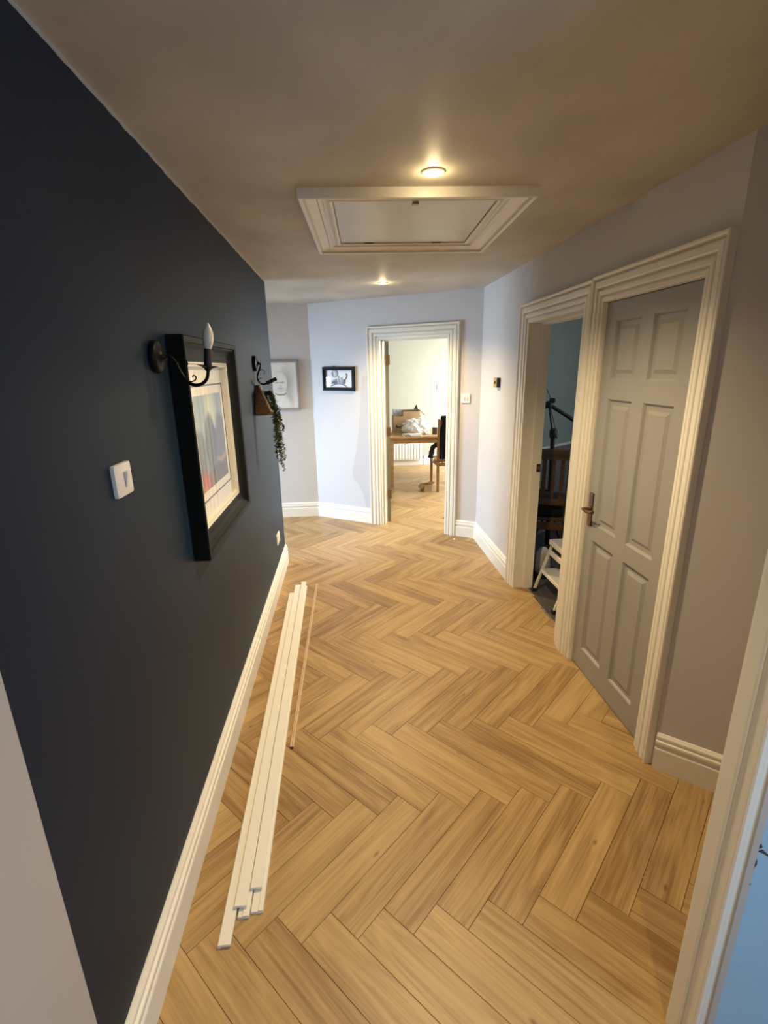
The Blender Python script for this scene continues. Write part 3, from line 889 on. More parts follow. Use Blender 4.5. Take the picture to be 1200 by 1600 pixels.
def glass_mat():
    m = bpy.data.materials.new('picture_glass'); m.use_nodes = True
    nt = m.node_tree; L = nt.links.new
    nt.nodes.remove(nt.nodes['Principled BSDF'])
    out = nt.nodes['Material Output']
    tr = nn(nt, 'ShaderNodeBsdfTransparent'); gl = nn(nt, 'ShaderNodeBsdfGlossy'); gl.inputs['Roughness'].default_value = 0.02
    lw_ = nn(nt, 'ShaderNodeLayerWeight'); lw_.inputs['Blend'].default_value = 0.5
    pw_ = nn(nt, 'ShaderNodeMath', operation='POWER'); L(lw_.outputs['Facing'], pw_.inputs[0]); pw_.inputs[1].default_value = 5.0
    fr = nn(nt, 'ShaderNodeMath', operation='MULTIPLY_ADD'); L(pw_.outputs[0], fr.inputs[0]); fr.inputs[1].default_value = 0.92; fr.inputs[2].default_value = 0.06
    mx = nn(nt, 'ShaderNodeMixShader'); L(fr.outputs[0], mx.inputs[0]); L(tr.outputs[0], mx.inputs[1]); L(gl.outputs[0], mx.inputs[2]); L(mx.outputs[0], out.inputs[0])
    return m
GLASS = glass_mat()
def pane(a, b, z, parent):
    me = bpy.data.meshes.new('glass_pane')
    me.from_pydata([(-a, -b, z), (a, -b, z), (a, b, z), (-a, b, z)], [], [(0, 1, 2, 3)])
    return link('glass_pane', me, GLASS, parent)
# local frame on the wall: x = along +y world, y = up, z = out of the wall (+x world)
PY0, PY1, PZ0, PZ1 = 1.815, 2.655, 1.008, 1.838
pc = Vector((XL, (PY0 + PY1) / 2, (PZ0 + PZ1) / 2))
pic = empty('framed_picture', pc)
pic.rotation_euler = Matrix(((0, 0, 1), (1, 0, 0), (0, 1, 0))).to_euler()
props(pic, 'large black framed landscape print under glass on the navy wall', 'picture')
pw, ph = (PY1 - PY0) / 2, (PZ1 - PZ0) / 2
FW = 0.088
PF = [(0.0, 0.001), (0.0, 0.024), (0.010, 0.026), (0.030, 0.028), (0.046, 0.036), (0.058, 0.050), (0.062, 0.050), (0.066, 0.057), (FW - 0.004, 0.060), (FW, 0.056), (FW, 0.001)]
rect = lambda a, b: [(-a, -b), (a, -b), (a, b), (-a, b)]
sweep_pieces(rect(pw - FW, ph - FW), PF, lambda p, t: Vector((p.x, p.y, t)), 'frame_moulding', FRAMEBLK, pic, closed=True, side=-1)
SP = [(0.0, 0.001), (0.0, 0.018), (0.004, 0.022), (0.010, 0.022), (0.012, 0.018), (0.016, 0.024), (0.021, 0.025), (0.021, 0.001)]
sweep_pieces(rect(pw - FW - 0.021, ph - FW - 0.021), SP, lambda p, t: Vector((p.x, p.y, t)), 'silver_slip', SILVER, pic, closed=True, side=-1)
iw, ih = pw - FW - 0.021, ph - FW - 0.021
box('mount_board', (-iw, -ih, 0.002), (iw, ih, 0.006), MOUNT, pic)
lw, lh = iw - 0.055, ih - 0.075
sweep_pieces(rect(lw, lh), [(0, 0.006), (0, 0.0072), (0.007, 0.0072), (0.007, 0.006)], lambda p, t: Vector((p.x, p.y, t)), 'mount_rule', INKLINE, pic, closed=True, side=-1)
iw2, ih2 = lw - 0.035, lh - 0.035
LAND = layered_print('landscape_print', srgb(150, 170, 190), [
    (0.0, 0.20, 0.5, 0.10, 0.5, srgb(120, 150, 175), 0.8),
    (0.02, 0.12, 0.07, 0.10, 0.5, srgb(215, 222, 200), 0.8),
    (-0.02, -0.02, 0.09, 0.13, 0.10, srgb(62, 82, 110), 0.9),
    (0.16, -0.04, 0.13, 0.14, 0.12, srgb(88, 92, 120), 0.85),
    (-0.20, -0.04, 0.10, 0.10, 0.15, srgb(80, 100, 125), 0.8),
    (0.0, -0.22, 0.45, 0.11, 0.18, srgb(88, 68, 72), 0.9),
    (0.14, -0.10, 0.10, 0.012, 0.6, srgb(190, 150, 130), 0.8),
    (-0.16, -0.18, 0.06, 0.06, 0.5, srgb(200, 90, 75), 0.9),
    (-0.19, -0.24, 0.07, 0.04, 0.6, srgb(200, 150, 80), 0.8),
    (0.06, -0.24, 0.05, 0.06, 0.5, srgb(60, 90, 110), 0.8)], 0.08, 9)
box('landscape_print', (-iw2, -ih2, 0.0061), (iw2, ih2, 0.0068), LAND, pic)
pane(iw, ih, 0.014, pic)

# ------------------------------------------------------------------ wall sconces
def sconce(y, z0, label, arm, scrolls, tube_a, tube_b, cup, bulb):
    base = Vector((XL, y, z0))
    r = props(empty('wall_sconce', base), label, 'wall light', 'black candle sconces on the navy wall')
    MX = Matrix.Rotation(PI / 2, 4, 'Y')
    lathe('rose', [(0.0, 0.0005), (0.050, 0.0005), (0.051, 0.006), (0.050, 0.016), (0.046, 0.020), (0.040, 0.021), (0.020, 0.026), (0.012, 0.032), (0.008, 0.040), (0.0, 0.041)], IRON, r, MX, 32)
    P = [Vector((a - XL, 0, b - z0)) for a, b in arm]
    tube('arm', P, 0.0055, IRON, r, 8, 6)
    for s in scrolls:
        tube('scroll', [Vector((a - XL, 0.003, b - z0)) for a, b in s], 0.0022, IRON, r, 6, 6)
    a, b = Vector((tube_a[0] - XL, 0, tube_a[1] - z0)), Vector((tube_b[0] - XL, 0, tube_b[1] - z0))
    q = (b - a).to_track_quat('Z', 'Y').to_matrix().to_4x4()
    M = Matrix.Translation(a) @ q
    ln = (b - a).length
    if cup: lathe('drip_cup', [(0.0, -0.014), (0.007, -0.013), (0.012, -0.006), (0.022, 0.0), (0.033, 0.003), (0.033, 0.0045), (0.020, 0.003), (0.012, 0.003), (0.0, 0.003)], IRON, r, M, 24)
    lathe('candle_tube', [(0.0, 0.0), (0.0125, 0.0), (0.0125, ln - 0.002), (0.0115, ln), (0.0, ln)], BLACKP, r, M, 20)
    if bulb:
        bl = lathe('bulb', [(0.0, ln - 0.001), (0.010, ln), (0.0125, ln + 0.006), (0.0165, ln + 0.022), (0.0175, ln + 0.034), (0.0155, ln + 0.050), (0.010, ln + 0.064), (0.005, ln + 0.074), (0.002, ln + 0.078), (0.0, ln + 0.079)], BULB, r, M, 24)
        bl['label'] = 'unlit cream candle bulb'
    return r
sconce(1.684, 1.762, 'black iron sconce with a cream candle bulb beside the large picture',
       [(-0.565, 1.762), (-0.550, 1.760), (-0.537, 1.744), (-0.524, 1.712), (-0.507, 1.684), (-0.485, 1.672), (-0.460, 1.676), (-0.443, 1.693), (-0.4365, 1.718)],
       [[(-0.512, 1.694), (-0.528, 1.722), (-0.529, 1.744), (-0.517, 1.756), (-0.504, 1.750), (-0.500, 1.738), (-0.507, 1.732)],
        [(-0.515, 1.694), (-0.497, 1.683), (-0.482, 1.688), (-0.479, 1.698), (-0.486, 1.702), (-0.489, 1.696)]],
       (-0.4365, 1.728), (-0.430, 1.783), True, True)
sconce(3.483, 1.760, 'black iron sconce without bulb, its arm drooping above the wicker pouch',
       [(-0.562, 1.760), (-0.556, 1.752), (-0.558, 1.738), (-0.570, 1.712), (-0.582, 1.680), (-0.582, 1.655), (-0.570, 1.634), (-0.548, 1.624), (-0.524, 1.630)],
       [[(-0.580, 1.688), (-0.560, 1.716), (-0.540, 1.716), (-0.532, 1.700), (-0.542, 1.690)],
        [(-0.578, 1.650), (-0.565, 1.664), (-0.553, 1.662)]],
       (-0.524, 1.630), (-0.457, 1.660), False, False)

# ------------------------------------------------------------------ wicker pouch with trailing plant
by = 3.483
pouch = props(empty('wicker_pouch', (XL + 0.001, by, 1.425)), 'brown wicker wall pouch with pale rim hanging below the second sconce', 'basket')
bm = bmesh.new()
prof = [(0.0, 0.0, 0.0), (0.012, 0.050, 0.10)]
# D shaped section: depth d(z), half width hwid(z)
def pouch_pt(zf, a):
    dmax = 0.098 * (1 - zf) + 0.022
    hwid = 0.105 * (1 - zf ** 1.6) + 0.012
    return Vector((0.004 + dmax * max(0.0, math.sin(a)) ** 0.8, hwid * math.cos(a), 0.0 + 0.195 * zf))
NS, NR = 22, 26
grid = []
for i in range(NR + 1):
    zf = i / NR
    wob = 0.0022 * (1 if i % 2 else -1)
    row = []
    for j in range(NS + 1):
        p = pouch_pt(zf, PI * j / NS)
        nrm = Vector((math.sin(PI * j / NS), math.cos(PI * j / NS), 0))
        row.append(bm.verts.new(p + nrm * (wob * (1 if j % 2 else -1))))
    grid.append(row)
for i in range(NR):
    for j in range(NS):
        # the mouth: upper front part left open on the far side
        if i >= 3 and 7 <= j < 15: continue
        bm.faces.new((grid[i][j], grid[i][j + 1], grid[i + 1][j + 1], grid[i + 1][j]))
bm.faces.new([grid[0][j] for j in range(NS + 1)])
back = [grid[i][0] for i in range(NR + 1)] + [grid[i][NS] for i in range(NR, -1, -1)]
bm.faces.new(back)
link('woven_body', finish(bm, 'woven_body'), WICKER, pouch)
rim = [pouch_pt(i / NR, PI * 15 / NS) for i in (26, 22, 18, 14, 10, 6, 3)] + [pouch_pt(3 / NR, PI * 11 / NS)] + [pouch_pt(i / NR, PI * 7 / NS) for i in (3, 6, 10, 14, 18, 22, 26)]
tube('rim', rim, 0.0085, ROPE, pouch, 8, 3)
tube('hanging_loop', [(0.02, -0.012, 0.19), (0.034, -0.008, 0.208), (0.034, 0.008, 0.208), (0.02, 0.012, 0.19)], 0.003, ROPE, pouch, 6, 4)
for zf in (0.03, 0.34, 0.66):
    tube('cane_ring', [pouch_pt(zf, PI * j / 16) + Vector((0.001, 0, 0)) for j in range(17)][:6 if zf > 0.1 else 17], 0.0035, WICKER, pouch, 6)

plant = props(empty('trailing_plant', (XL + 0.07, by, 1.52)), 'small leaved green plant trailing down out of the wicker pouch', 'plant')
rl = random.Random(11)
strands = []
for s in range(10):
    y0 = rl.uniform(-0.03, 0.03)
    ln = [0.50, 0.46, 0.44, 0.42, 0.40, 0.38, 0.34, 0.28, 0.22, 0.16][s]
    x1 = 0.058 + rl.uniform(-0.022, 0.022)
    pts = [Vector((-0.02, y0 * 0.5, 0.02)), Vector((0.015, y0, 0.055)), Vector((0.040, y0, 0.015)), Vector((x1, y0 * 1.2, -0.08))]
    k = 4
    for i in range(1, k + 1):
        pts.append(Vector((x1 + rl.uniform(-0.008, 0.010) + 0.004 * i, y0 * 1.2 + rl.uniform(-0.012, 0.012), -0.08 - (ln - 0.08) * i / k)))
    pts = crom(pts, 6)
    strands.append(pts)
    tube('stem', pts, 0.0012, STEM, plant, 5)
bm = bmesh.new()
def leaf(bm, p, d, up, ln, wd):
    d = d.normalized(); sd = d.cross(up).normalized(); nm = sd.cross(d)
    a = [p, p + d * ln * 0.35 + sd * wd + nm * 0.001, p + d * ln * 0.75 + sd * wd * 0.7, p + d * ln, p + d * ln * 0.75 - sd * wd * 0.7, p + d * ln * 0.35 - sd * wd + nm * 0.001, p + d * ln * 0.5 - nm * 0.002]
    v = [bm.verts.new(q) for q in a]
    for i, j in ((0, 1), (1, 2), (2, 3), (3, 4), (4, 5), (5, 0)): bm.faces.new((v[i], v[j], v[6]))
for pts in strands:
    L_ = 0
    for i in range(1, len(pts)):
        for q in range(4):
            p = pts[i - 1].lerp(pts[i], q / 4)
            an = rl.uniform(0, 2 * PI)
            d = Vector((math.cos(an), math.sin(an), rl.uniform(-0.9, 0.35)))
            leaf(bm, p, d, Vector((rl.uniform(-.3, .3), rl.uniform(-.3, .3), 1)), rl.uniform(0.014, 0.027), rl.uniform(0.005, 0.008))
for k in range(160):
    p = Vector((rl.uniform(-0.03, 0.045), rl.uniform(-0.05, 0.05), rl.uniform(-0.03, 0.06)))
    an = rl.uniform(0, 2 * PI)
    leaf(bm, p, Vector((math.cos(an), math.sin(an), rl.uniform(-0.5, 0.8))), Vector((rl.uniform(-.3, .3), rl.uniform(-.3, .3), 1)), rl.uniform(0.012, 0.022), rl.uniform(0.004, 0.006))
props(link('leaves', finish(bm, 'leaves'), LEAF, plant), kind='stuff')

# ------------------------------------------------------------------ switches and sockets
def plate_bm(w, h, t, r=0.008):
    bm = bmesh.new()
    add_box(bm, (-w / 2, -h / 2, 0.0005), (w / 2, h / 2, t))
    ed = [e for e in bm.edges if abs(e.verts[0].co.z - e.verts[1].co.z) > t / 2]
    bmesh.ops.bevel(bm, geom=ed, offset=r, segments=4, profile=0.5, affect='EDGES')
    top = [e for e in bm.edges if e.verts[0].co.z > t * 0.9 and e.verts[1].co.z > t * 0.9]
    bmesh.ops.bevel(bm, geom=top, offset=min(0.003, t * 0.4), segments=2, profile=0.5, affect='EDGES')
    return bm
def on_wall(name, base, right, up, out, label, cat, group=None):
    o = empty(name, base)
    M = Matrix((right, up, out)).transposed()
    o.rotation_euler = M.to_euler()
    return props(o, label, cat, group)
ROT_L = (Vector((0, 1, 0)), Vector((0, 0, 1)), Vector((1, 0, 0)))
sw = on_wall('light_switch', (XL, 1.317, 1.443), *ROT_L, 'white rocker light switch on the navy wall left of the large picture', 'switch')
link('faceplate', finish(plate_bm(0.098, 0.086, 0.011), 'faceplate', True, 0.5), WHITEP, sw)
bm = bmesh.new(); add_box(bm, (0.002, -0.022, 0.0105), (0.020, 0.022, 0.017), 0.002)
for v in bm.verts:
    if v.co.z > 0.0125: v.co.z += 0.004 * (v.co.y / 0.022)
link('rocker', finish(bm, 'rocker'), WHITEP, sw)
ss = on_wall('wall_socket', (XL, 3.885, 0.378), *ROT_L, 'small white socket low on the navy wall near its far end', 'socket')
link('faceplate', finish(plate_bm(0.146, 0.086, 0.010), 'faceplate', True, 0.5), WHITEP, ss)
for x in (-0.035, 0.035):
    box('socket_rocker', (x - 0.008, 0.018, 0.0095), (x + 0.008, 0.032, 0.013), WHITEP, ss, 0.001)
    for (a, b) in ((0, -0.004), (-0.011, -0.02), (0.011, -0.02)):
        box('socket_hole', (x + a - 0.003, b - 0.003, 0.0095), (x + a + 0.003, b + 0.003, 0.0104), BLACKP, ss)
ROT_F = (FD.copy(), Vector((0, 0, 1)), FN.copy())
sf2 = on_wall('light_switch', FO + FD * 1.826 + Vector((0, 0, 1.419)), *ROT_F, 'white double switch on the pale wall right of the dining doorway', 'switch')
link('faceplate', finish(plate_bm(0.088, 0.088, 0.012), 'faceplate', True, 0.5), WHITEP, sf2)
for x in (-0.014, 0.014):
    box('rocker', (x - 0.009, -0.016, 0.0115), (x + 0.009, 0.016, 0.0165), mat('rocker_grey', (0.62, 0.60, 0.56, 1), 0.4), sf2, 0.002)
ROT_R = (Vector((0, -1, 0)), Vector((0, 0, 1)), Vector((-1, 0, 0)))
th = on_wall('wall_control', (XR, 4.16, 1.582), *ROT_R, 'brass fronted black control box on the pale right wall', 'switch')
link('black_case', finish(plate_bm(0.088, 0.078, 0.030, 0.003), 'black_case'), BLACKP, th)
box('brass_plate', (-0.042, -0.037, 0.030), (0.042, 0.037, 0.034), BRASS, th, 0.002)
box('toggle', (-0.006, -0.010, 0.034), (0.006, 0.010, 0.041), OLDBRASS, th, 0.002)
ROT_B = (Vector((1, 0, 0)), Vector((0, 0, 1)), Vector((0, -1, 0)))
sd = on_wall('light_switch', (1.68, 8.82, 1.383), *ROT_B, 'white switch on the cream dining room wall above the chair', 'switch')
link('faceplate', finish(plate_bm(0.088, 0.088, 0.010), 'faceplate', True, 0.5), WHITEP, sd)
box('rocker', (-0.008, -0.014, 0.0095), (0.008, 0.014, 0.014), WHITEP, sd, 0.002)

# ------------------------------------------------------------------ small shadow box on the far wall
sb = on_wall('shadow_box_frame', FO + FD * 0.372 + Vector((0, 0, 1.611)), *ROT_F, 'small black shadow box frame with grey cat figures on the pale wall', 'picture')
sb.rotation_euler.rotate_axis('Z', -0.01)
a, b = 0.205, 0.127
BF = [(0.0, 0.001), (0.0, 0.020), (0.010, 0.020), (0.012, 0.026), (0.020, 0.030), (0.034, 0.030), (0.036, 0.027), (0.036, 0.001)]
sweep_pieces(rect(a - 0.036, b - 0.036), BF, lambda p, t: Vector((p.x, p.y, t)), 'frame_moulding', FRAMEBLK, sb, closed=True, side=-1)
box('backing_card', (-a + 0.036, -b + 0.036, 0.001), (a - 0.036, b - 0.036, 0.004), mat('pale_blue_grey_card', (0.80, 0.84, 0.88, 1), 0.7, var=0.05, vscale=20), sb)
CATG = mat('slate_grey_cutout', (0.13, 0.15, 0.18, 1), 0.6)
FIGL = mat('light_grey_cutout', (0.36, 0.38, 0.42, 1), 0.6)
def flat(name, pts, t0, t1, m, parent):
    bm = bmesh.new(); prism_bm(bm, pts, t0, t1)
    return link(name, finish(bm, name), m, parent)
tube('dreamcatcher_ring', [(-0.055 + 0.036 * math.cos(q * PI / 10), 0.056 + 0.036 * math.sin(q * PI / 10), 0.008) for q in range(21)], 0.005, FIGL, sb, 6)
tube('dreamcatcher_web', [(-0.055 + 0.018 * math.cos(q * PI / 6), 0.056 + 0.018 * math.sin(q * PI / 6), 0.007) for q in range(13)], 0.0022, FIGL, sb, 5)
arc = [(-0.105 + 0.21 * i / 12, -0.068 + 0.026 * math.sin(PI * (i / 12) * 0.9) - 0.022 * (i / 12) ** 3) for i in range(13)]
flat('hill_cutout', arc + [(x, y - 0.011) for x, y in arc[::-1]], 0.005, 0.008, CATG, sb)
def cat(x, h, w):
    y0 = -0.052
    pts = [(x - w, y0), (x + w, y0), (x + w * 0.9, y0 + h * 0.4), (x + w * 0.45, y0 + h * 0.62), (x + w * 0.6, y0 + h), (x + w * 0.1, y0 + h * 0.86), (x - w * 0.3, y0 + h), (x - w * 0.45, y0 + h * 0.65), (x - w * 0.9, y0 + h * 0.4)]
    flat('cat_cutout', pts, 0.005, 0.009, CATG if h < 0.06 else FIGL, sb)
for x, h, w in ((-0.088, 0.03, 0.010), (-0.066, 0.045, 0.012), (-0.040, 0.055, 0.013), (-0.008, 0.085, 0.014), (0.030, 0.070, 0.020), (0.062, 0.050, 0.014)):
    cat(x, h, w)
tube('tail_cutout', [(0.070, -0.05, 0.007), (0.078, -0.01, 0.007), (0.098, 0.02, 0.007), (0.100, 0.045, 0.007), (0.088, 0.056, 0.007)], 0.006, CATG, sb, 6, 5)
tube('hanger', [(-0.070, b, 0.010), (-0.066, b + 0.007, 0.012), (-0.058, b + 0.008, 0.012), (-0.054, b, 0.010)], 0.005, BLACKP, sb, 6, 3)
pane(a - 0.036, b - 0.036, 0.016, sb)

# ------------------------------------------------------------------ pencil portrait on the far left wall
pt = on_wall('framed_portrait', (FX - 0.15 - 0.235, FY - 0.0005, 1.546), Vector((1, 0, 0)), Vector((0, 0, 1)), Vector((0, -1, 0)), 'taupe framed pencil portrait of a smiling person, partly behind the navy wall', 'picture')
a, b = 0.240, 0.272
sweep_pieces(rect(a - 0.026, b - 0.026), [(0, .001), (0, .024), (.004, .030), (.022, .030), (.026, .027), (.026, .001)], lambda p, t: Vector((p.x, p.y, t)), 'frame_moulding', GREYFRAME, pt, closed=True, side=-1)
G = lambda v: (v, v, v * 0.95, 1)
PORT = layered_print('pencil_portrait_print', (0.80, 0.77, 0.70, 1), [
    (0.12, 0.03, 0.060, 0.14, 0.8, G(0.30), 0.65),
    (0.12, -0.16, 0.05, 0.09, 0.6, G(0.35), 0.55),
    (0.02, -0.22, 0.12, 0.13, 0.2, (0.80, 0.78, 0.72, 1), 0.9),
    (0.038, 0.028, 0.090, 0.128, 0.14, G(0.34), 0.45),
    (0.030, 0.03, 0.082, 0.120, 0.10, (0.78, 0.76, 0.70, 1), 0.95),
    (0.030, -0.085, 0.062, 0.022, 0.15, G(0.12), 0.8),
    (0.030, -0.068, 0.064, 0.024, 0.15, (0.78, 0.76, 0.70, 1), 1.0),
    (0.055, 0.035, 0.026, 0.009, 0.5, G(0.25), 0.7),
    (0.000, 0.035, 0.026, 0.009, 0.5, G(0.25), 0.7),
    (0.033, 0.000, 0.014, 0.008, 0.6, G(0.40), 0.6),
    (0.033, -0.028, 0.030, 0.008, 0.5, G(0.30), 0.7),
    (0.04, -0.05, 0.05, 0.02, 0.9, G(0.45), 0.5)], 0.015, 30)
box('portrait_sheet', (-a + 0.026, -b + 0.026, 0.001), (a - 0.026, b - 0.026, 0.020), PORT, pt)

# ------------------------------------------------------------------ white battens and a stick on the floor
def batten(label, p, q, z, w, t, rebate):
    p, q = Vector((p[0], p[1], z)), Vector((q[0], q[1], z))
    d = (q - p); ln = d.length
    o = empty('timber_batten', p)
    o.rotation_euler = (0, 0, math.atan2(d.y, d.x) - PI / 2)
    props(o, label, 'batten', 'white timber battens on the floor')
    # section in (x, z): stepped door stop moulding
    if rebate > 0: sec = [(0, 0), (w, 0), (w, t - 0.002), (w - 0.002, t), (rebate, t), (rebate - 0.002, t * 0.72), (0.002, t * 0.72), (0, t * 0.6)]
    elif rebate < 0: sec = [(0, 0), (0.010, 0), (0.010, t * 0.3), (w, t * 0.3), (w, t - 0.002), (w - 0.002, t), (0.003, t), (0, t - 0.003)]
    else: sec = [(0, 0), (w, 0), (w, t - 0.002), (w - 0.002, t), (0.002, t), (0, t - 0.002)]
    bm = bmesh.new()
    va = [bm.verts.new((x, 0, zz)) for x, zz in sec]; vb = [bm.verts.new((x, ln, zz)) for x, zz in sec]
    k = len(sec)
    for i in range(k): bm.faces.new((va[i], va[(i + 1) % k], vb[(i + 1) % k], vb[i]))
    body = None
    fa = bm.faces.new(va); fb = bm.faces.new(vb)
    me = finish(bm, 'moulded_length')
    me.materials.append(BATTEN); me.materials.append(BATTENEND)
    for pgn in me.polygons:
        if abs(pgn.normal.y) > 0.9: pgn.material_index = 1
    link('moulded_length', me, None, o)
    return o
batten('white batten on the floor nearest the navy wall, reaching furthest forward', (-0.459, 1.108), (-0.500, 3.60), 0.0, 0.040, 0.013, -1)
batten('white batten lying in the middle of the lower layer', (-0.414, 1.188), (-0.452, 3.66), 0.0, 0.037, 0.013, 0.016)
batten('white batten on the floor at the right side of the pile', (-0.374, 1.200), (-0.409, 3.72), 0.0, 0.040, 0.013, 0.026)
batten('upper left white batten resting on the pile', (-0.430, 1.212), (-0.464, 3.715), 0.0135, 0.042, 0.012, -1)
batten('upper right white batten resting on the pile, short at the near end', (-0.387, 1.268), (-0.419, 3.775), 0.0135, 0.040, 0.012, -1)
st = empty('timber_stick', (-0.322, 1.928, 0)); props(st, 'thin bare wooden stick on the floor right of the white battens', 'stick')
ln = math.hypot(0.022, 1.83); st.rotation_euler = (0, 0, math.atan2(1.83, 0.022) - PI / 2)
b1 = box('stick_shaft', (0, 0.001, 0), (0.017, ln, 0.010), STICKWOOD, st, 0.001)
box('stick_groove_shade', (0.007, 0.002, 0.010), (0.0095, ln - 0.002, 0.0105), mat('stick_shade', (0.30, 0.19, 0.10, 1), 0.7), st)  # dark strip laid on top: the shade of a groove, put in as colour
box('stick_end', (0.0002, -0.003, 0.0002), (0.0168, 0.001, 0.0098), mat('dark_stick_end', (0.12, 0.06, 0.03, 1), 0.8), st)
# crumbs
def crumb(x, y, s, lab):
    bm = bmesh.new(); bmesh.ops.create_icosphere(bm, subdivisions=1, radius=s)
    for v in bm.verts:
        v.co = Vector((v.co.x * (1 + 0.5 * math.sin(v.co.y * 900)), v.co.y, max(-s * 0.3, v.co.z * 0.5)))
    props(link('plaster_crumb', finish(bm, 'plaster_crumb'), mat('plaster_white', (0.85, 0.84, 0.80, 1), 0.8), None, (x, y, s * 0.3)), lab, 'crumb')
crumb(1.074, 4.703, 0.014, 'white plaster crumb on the floor by the dining doorway')
crumb(0.151, 2.242, 0.005, 'tiny white plaster crumb on the oak floor in mid hall')

# ------------------------------------------------------------------ dining room: table and what is on it
tb = props(empty('dining_table', (1.40, 7.55, 0)), 'oak dining table with square legs seen through the far doorway', 'table')
box('tabletop', (-0.82, -0.45, 0.722), (0.82, 0.45, 0.75), TABLEWOOD, tb, 0.004)
box('apron', (-0.71, -0.395, 0.640), (0.71, -0.375, 0.722), TABLEWOOD, tb)
box('apron', (-0.71, 0.375, 0.640), (0.71, 0.395, 0.722), TABLEWOOD, tb)
for x in (-0.755, 0.735): box('apron', (x, -0.355, 0.645), (x + 0.02, 0.355, 0.722), TABLEWOOD, tb)
for sx in (-1, 1):
    for sy in (-1, 1):
        bm = bmesh.new(); add_box(bm, (-0.040, -0.040, 0), (0.040, 0.040, 0.722))
        for v in bm.verts:
            if v.co.z < 0.1: v.co.x *= 0.82; v.co.y *= 0.82
        link('leg', finish(bm, 'leg'), TABLEWOOD, tb, (sx * 0.750, sy * 0.395, 0))
TZ = 0.7505
def carton(name, base, w, d, h, m, label, cat='box', rz=0.0, flaps=(), open_top=False, group=None):
    r = props(empty(name, base, None, rz), label, cat, group)
    t = 0.004
    box('front_panel', (-w / 2, -d / 2, 0), (w / 2, -d / 2 + t, h), m, r)
    box('back_panel', (-w / 2, d / 2 - t, 0), (w / 2, d / 2, h), m, r)
    box('side_panel', (-w / 2, -d / 2 + t, 0), (-w / 2 + t, d / 2 - t, h), m, r)
    box('side_panel', (w / 2 - t, -d / 2 + t, 0), (w / 2, d / 2 - t, h), m, r)
    box('base_panel', (-w / 2 + t, -d / 2 + t, 0), (w / 2 - t, d / 2 - t, t), m, r)
    if not open_top: box('lid', (-w / 2, -d / 2, h), (w / 2, d / 2, h + t), m, r)
    for (p0, p1, p2, p3, mm) in flaps:
        bm = bmesh.new()
        P = [Vector(p) for p in (p0, p1, p2, p3)]
        nr = (P[1] - P[0]).cross(P[2] - P[0]).normalized() * 0.003
        a = [bm.verts.new(p) for p in P]; b = [bm.verts.new(p + nr) for p in P]
        bm.faces.new(a); bm.faces.new(b[::-1])
        for i in range(4): bm.faces.new((a[i], a[(i + 1) % 4], b[(i + 1) % 4], b[i]))
        link('flap', finish(bm, 'flap'), mm, r)
    return r
cb = carton('cardboard_box', (0.935, 7.62, TZ), 0.42, 0.28, 0.255, CARD, 'brown cardboard box with curved arrow mark on the dining table')
# curved arrow mark
bm = bmesh.new()
ar = crom([(-0.165, -0.1412, 0.105), (-0.14, -0.1412, 0.098), (-0.10, -0.1412, 0.103), (-0.05, -0.1412, 0.122), (0.0, -0.1412, 0.15)], 5)
for p, q in zip(ar, ar[1:]):
    w0, w1 = 0.007, 0.007
    vs = [bm.verts.new(Vector((p.x, p.y, p.z - w0))), bm.verts.new(Vector((q.x, q.y, q.z - w1))), bm.verts.new(Vector((q.x, q.y, q.z + w1))), bm.verts.new(Vector((p.x, p.y, p.z + w0)))]
    bm.faces.new(vs)
vs = [bm.verts.new(Vector(v)) for v in ((-0.178, -0.1412, 0.100), (-0.140, -0.1412, 0.086), (-0.146, -0.1412, 0.098), (-0.160, -0.1412, 0.140))]
bm.faces.new(vs)
link('arrow_print', finish(bm, 'arrow_print'), mat('black_ink', (0.01, 0.01, 0.01, 1), 0.7), cb)
c2 = carton('cardboard_box', (1.0, 7.585, TZ + 0.2596), 0.26, 0.20, 0.088, CARD, 'smaller cardboard box with dark top edge stacked behind the plastic bag', open_top=True,
            flaps=[((0.131, -0.10, 0.086), (0.131, 0.10, 0.086), (0.225, 0.10, 0.0), (0.225, -0.10, 0.0), CARD), ((0.06, 0.094, 0.086), (0.128, 0.094, 0.086), (0.11, 0.094, 0.155), (0.095, 0.094, 0.15), CARDIN)])
box('tape_edge', (-0.131, -0.1016, 0.074), (0.131, -0.1002, 0.088), CARDIN, c2)
c3 = carton('printed_carton', (0.792, 7.62, TZ + 0.2596), 0.125, 0.10, 0.095, PAPERP, 'white and blue printed carton on the left of the cardboard box')
box('yellow_sticker', (0.035, -0.052, 0.004), (0.055, -0.0505, 0.035), mat('yellow_print', (0.75, 0.62, 0.12, 1), 0.6), c3)
# plastic bag
bm = bmesh.new(); bmesh.ops.create_icosphere(bm, subdivisions=5, radius=1.0)
for v in bm.verts:
    p = v.co.copy()
    n1 = mnoise.noise(p * 2.2 + Vector((3, 1, 7))); n2 = mnoise.noise(p * 6.0 + Vector((9, 4, 2))); n3 = abs(mnoise.noise(p * 11.0))
    k = 1 + 0.28 * n1 + 0.16 * n2 - 0.12 * n3
    q = Vector((p.x * 0.215, p.y * 0.13, p.z * 0.125)) * k
    q.z += 0.03 * math.exp(-((q.x + 0.06) / 0.06) ** 2) + 0.03 * math.exp(-((q.x - 0.08) / 0.05) ** 2)
    v.co = Vector((q.x, q.y, max(q.z, -0.098)))
bm2 = props(link('plastic_bag', finish(bm, 'plastic_bag', True), BAGW, None, (1.055, 7.335, TZ + 0.0985)), 'crumpled white plastic bag lying on the dining table', 'bag')
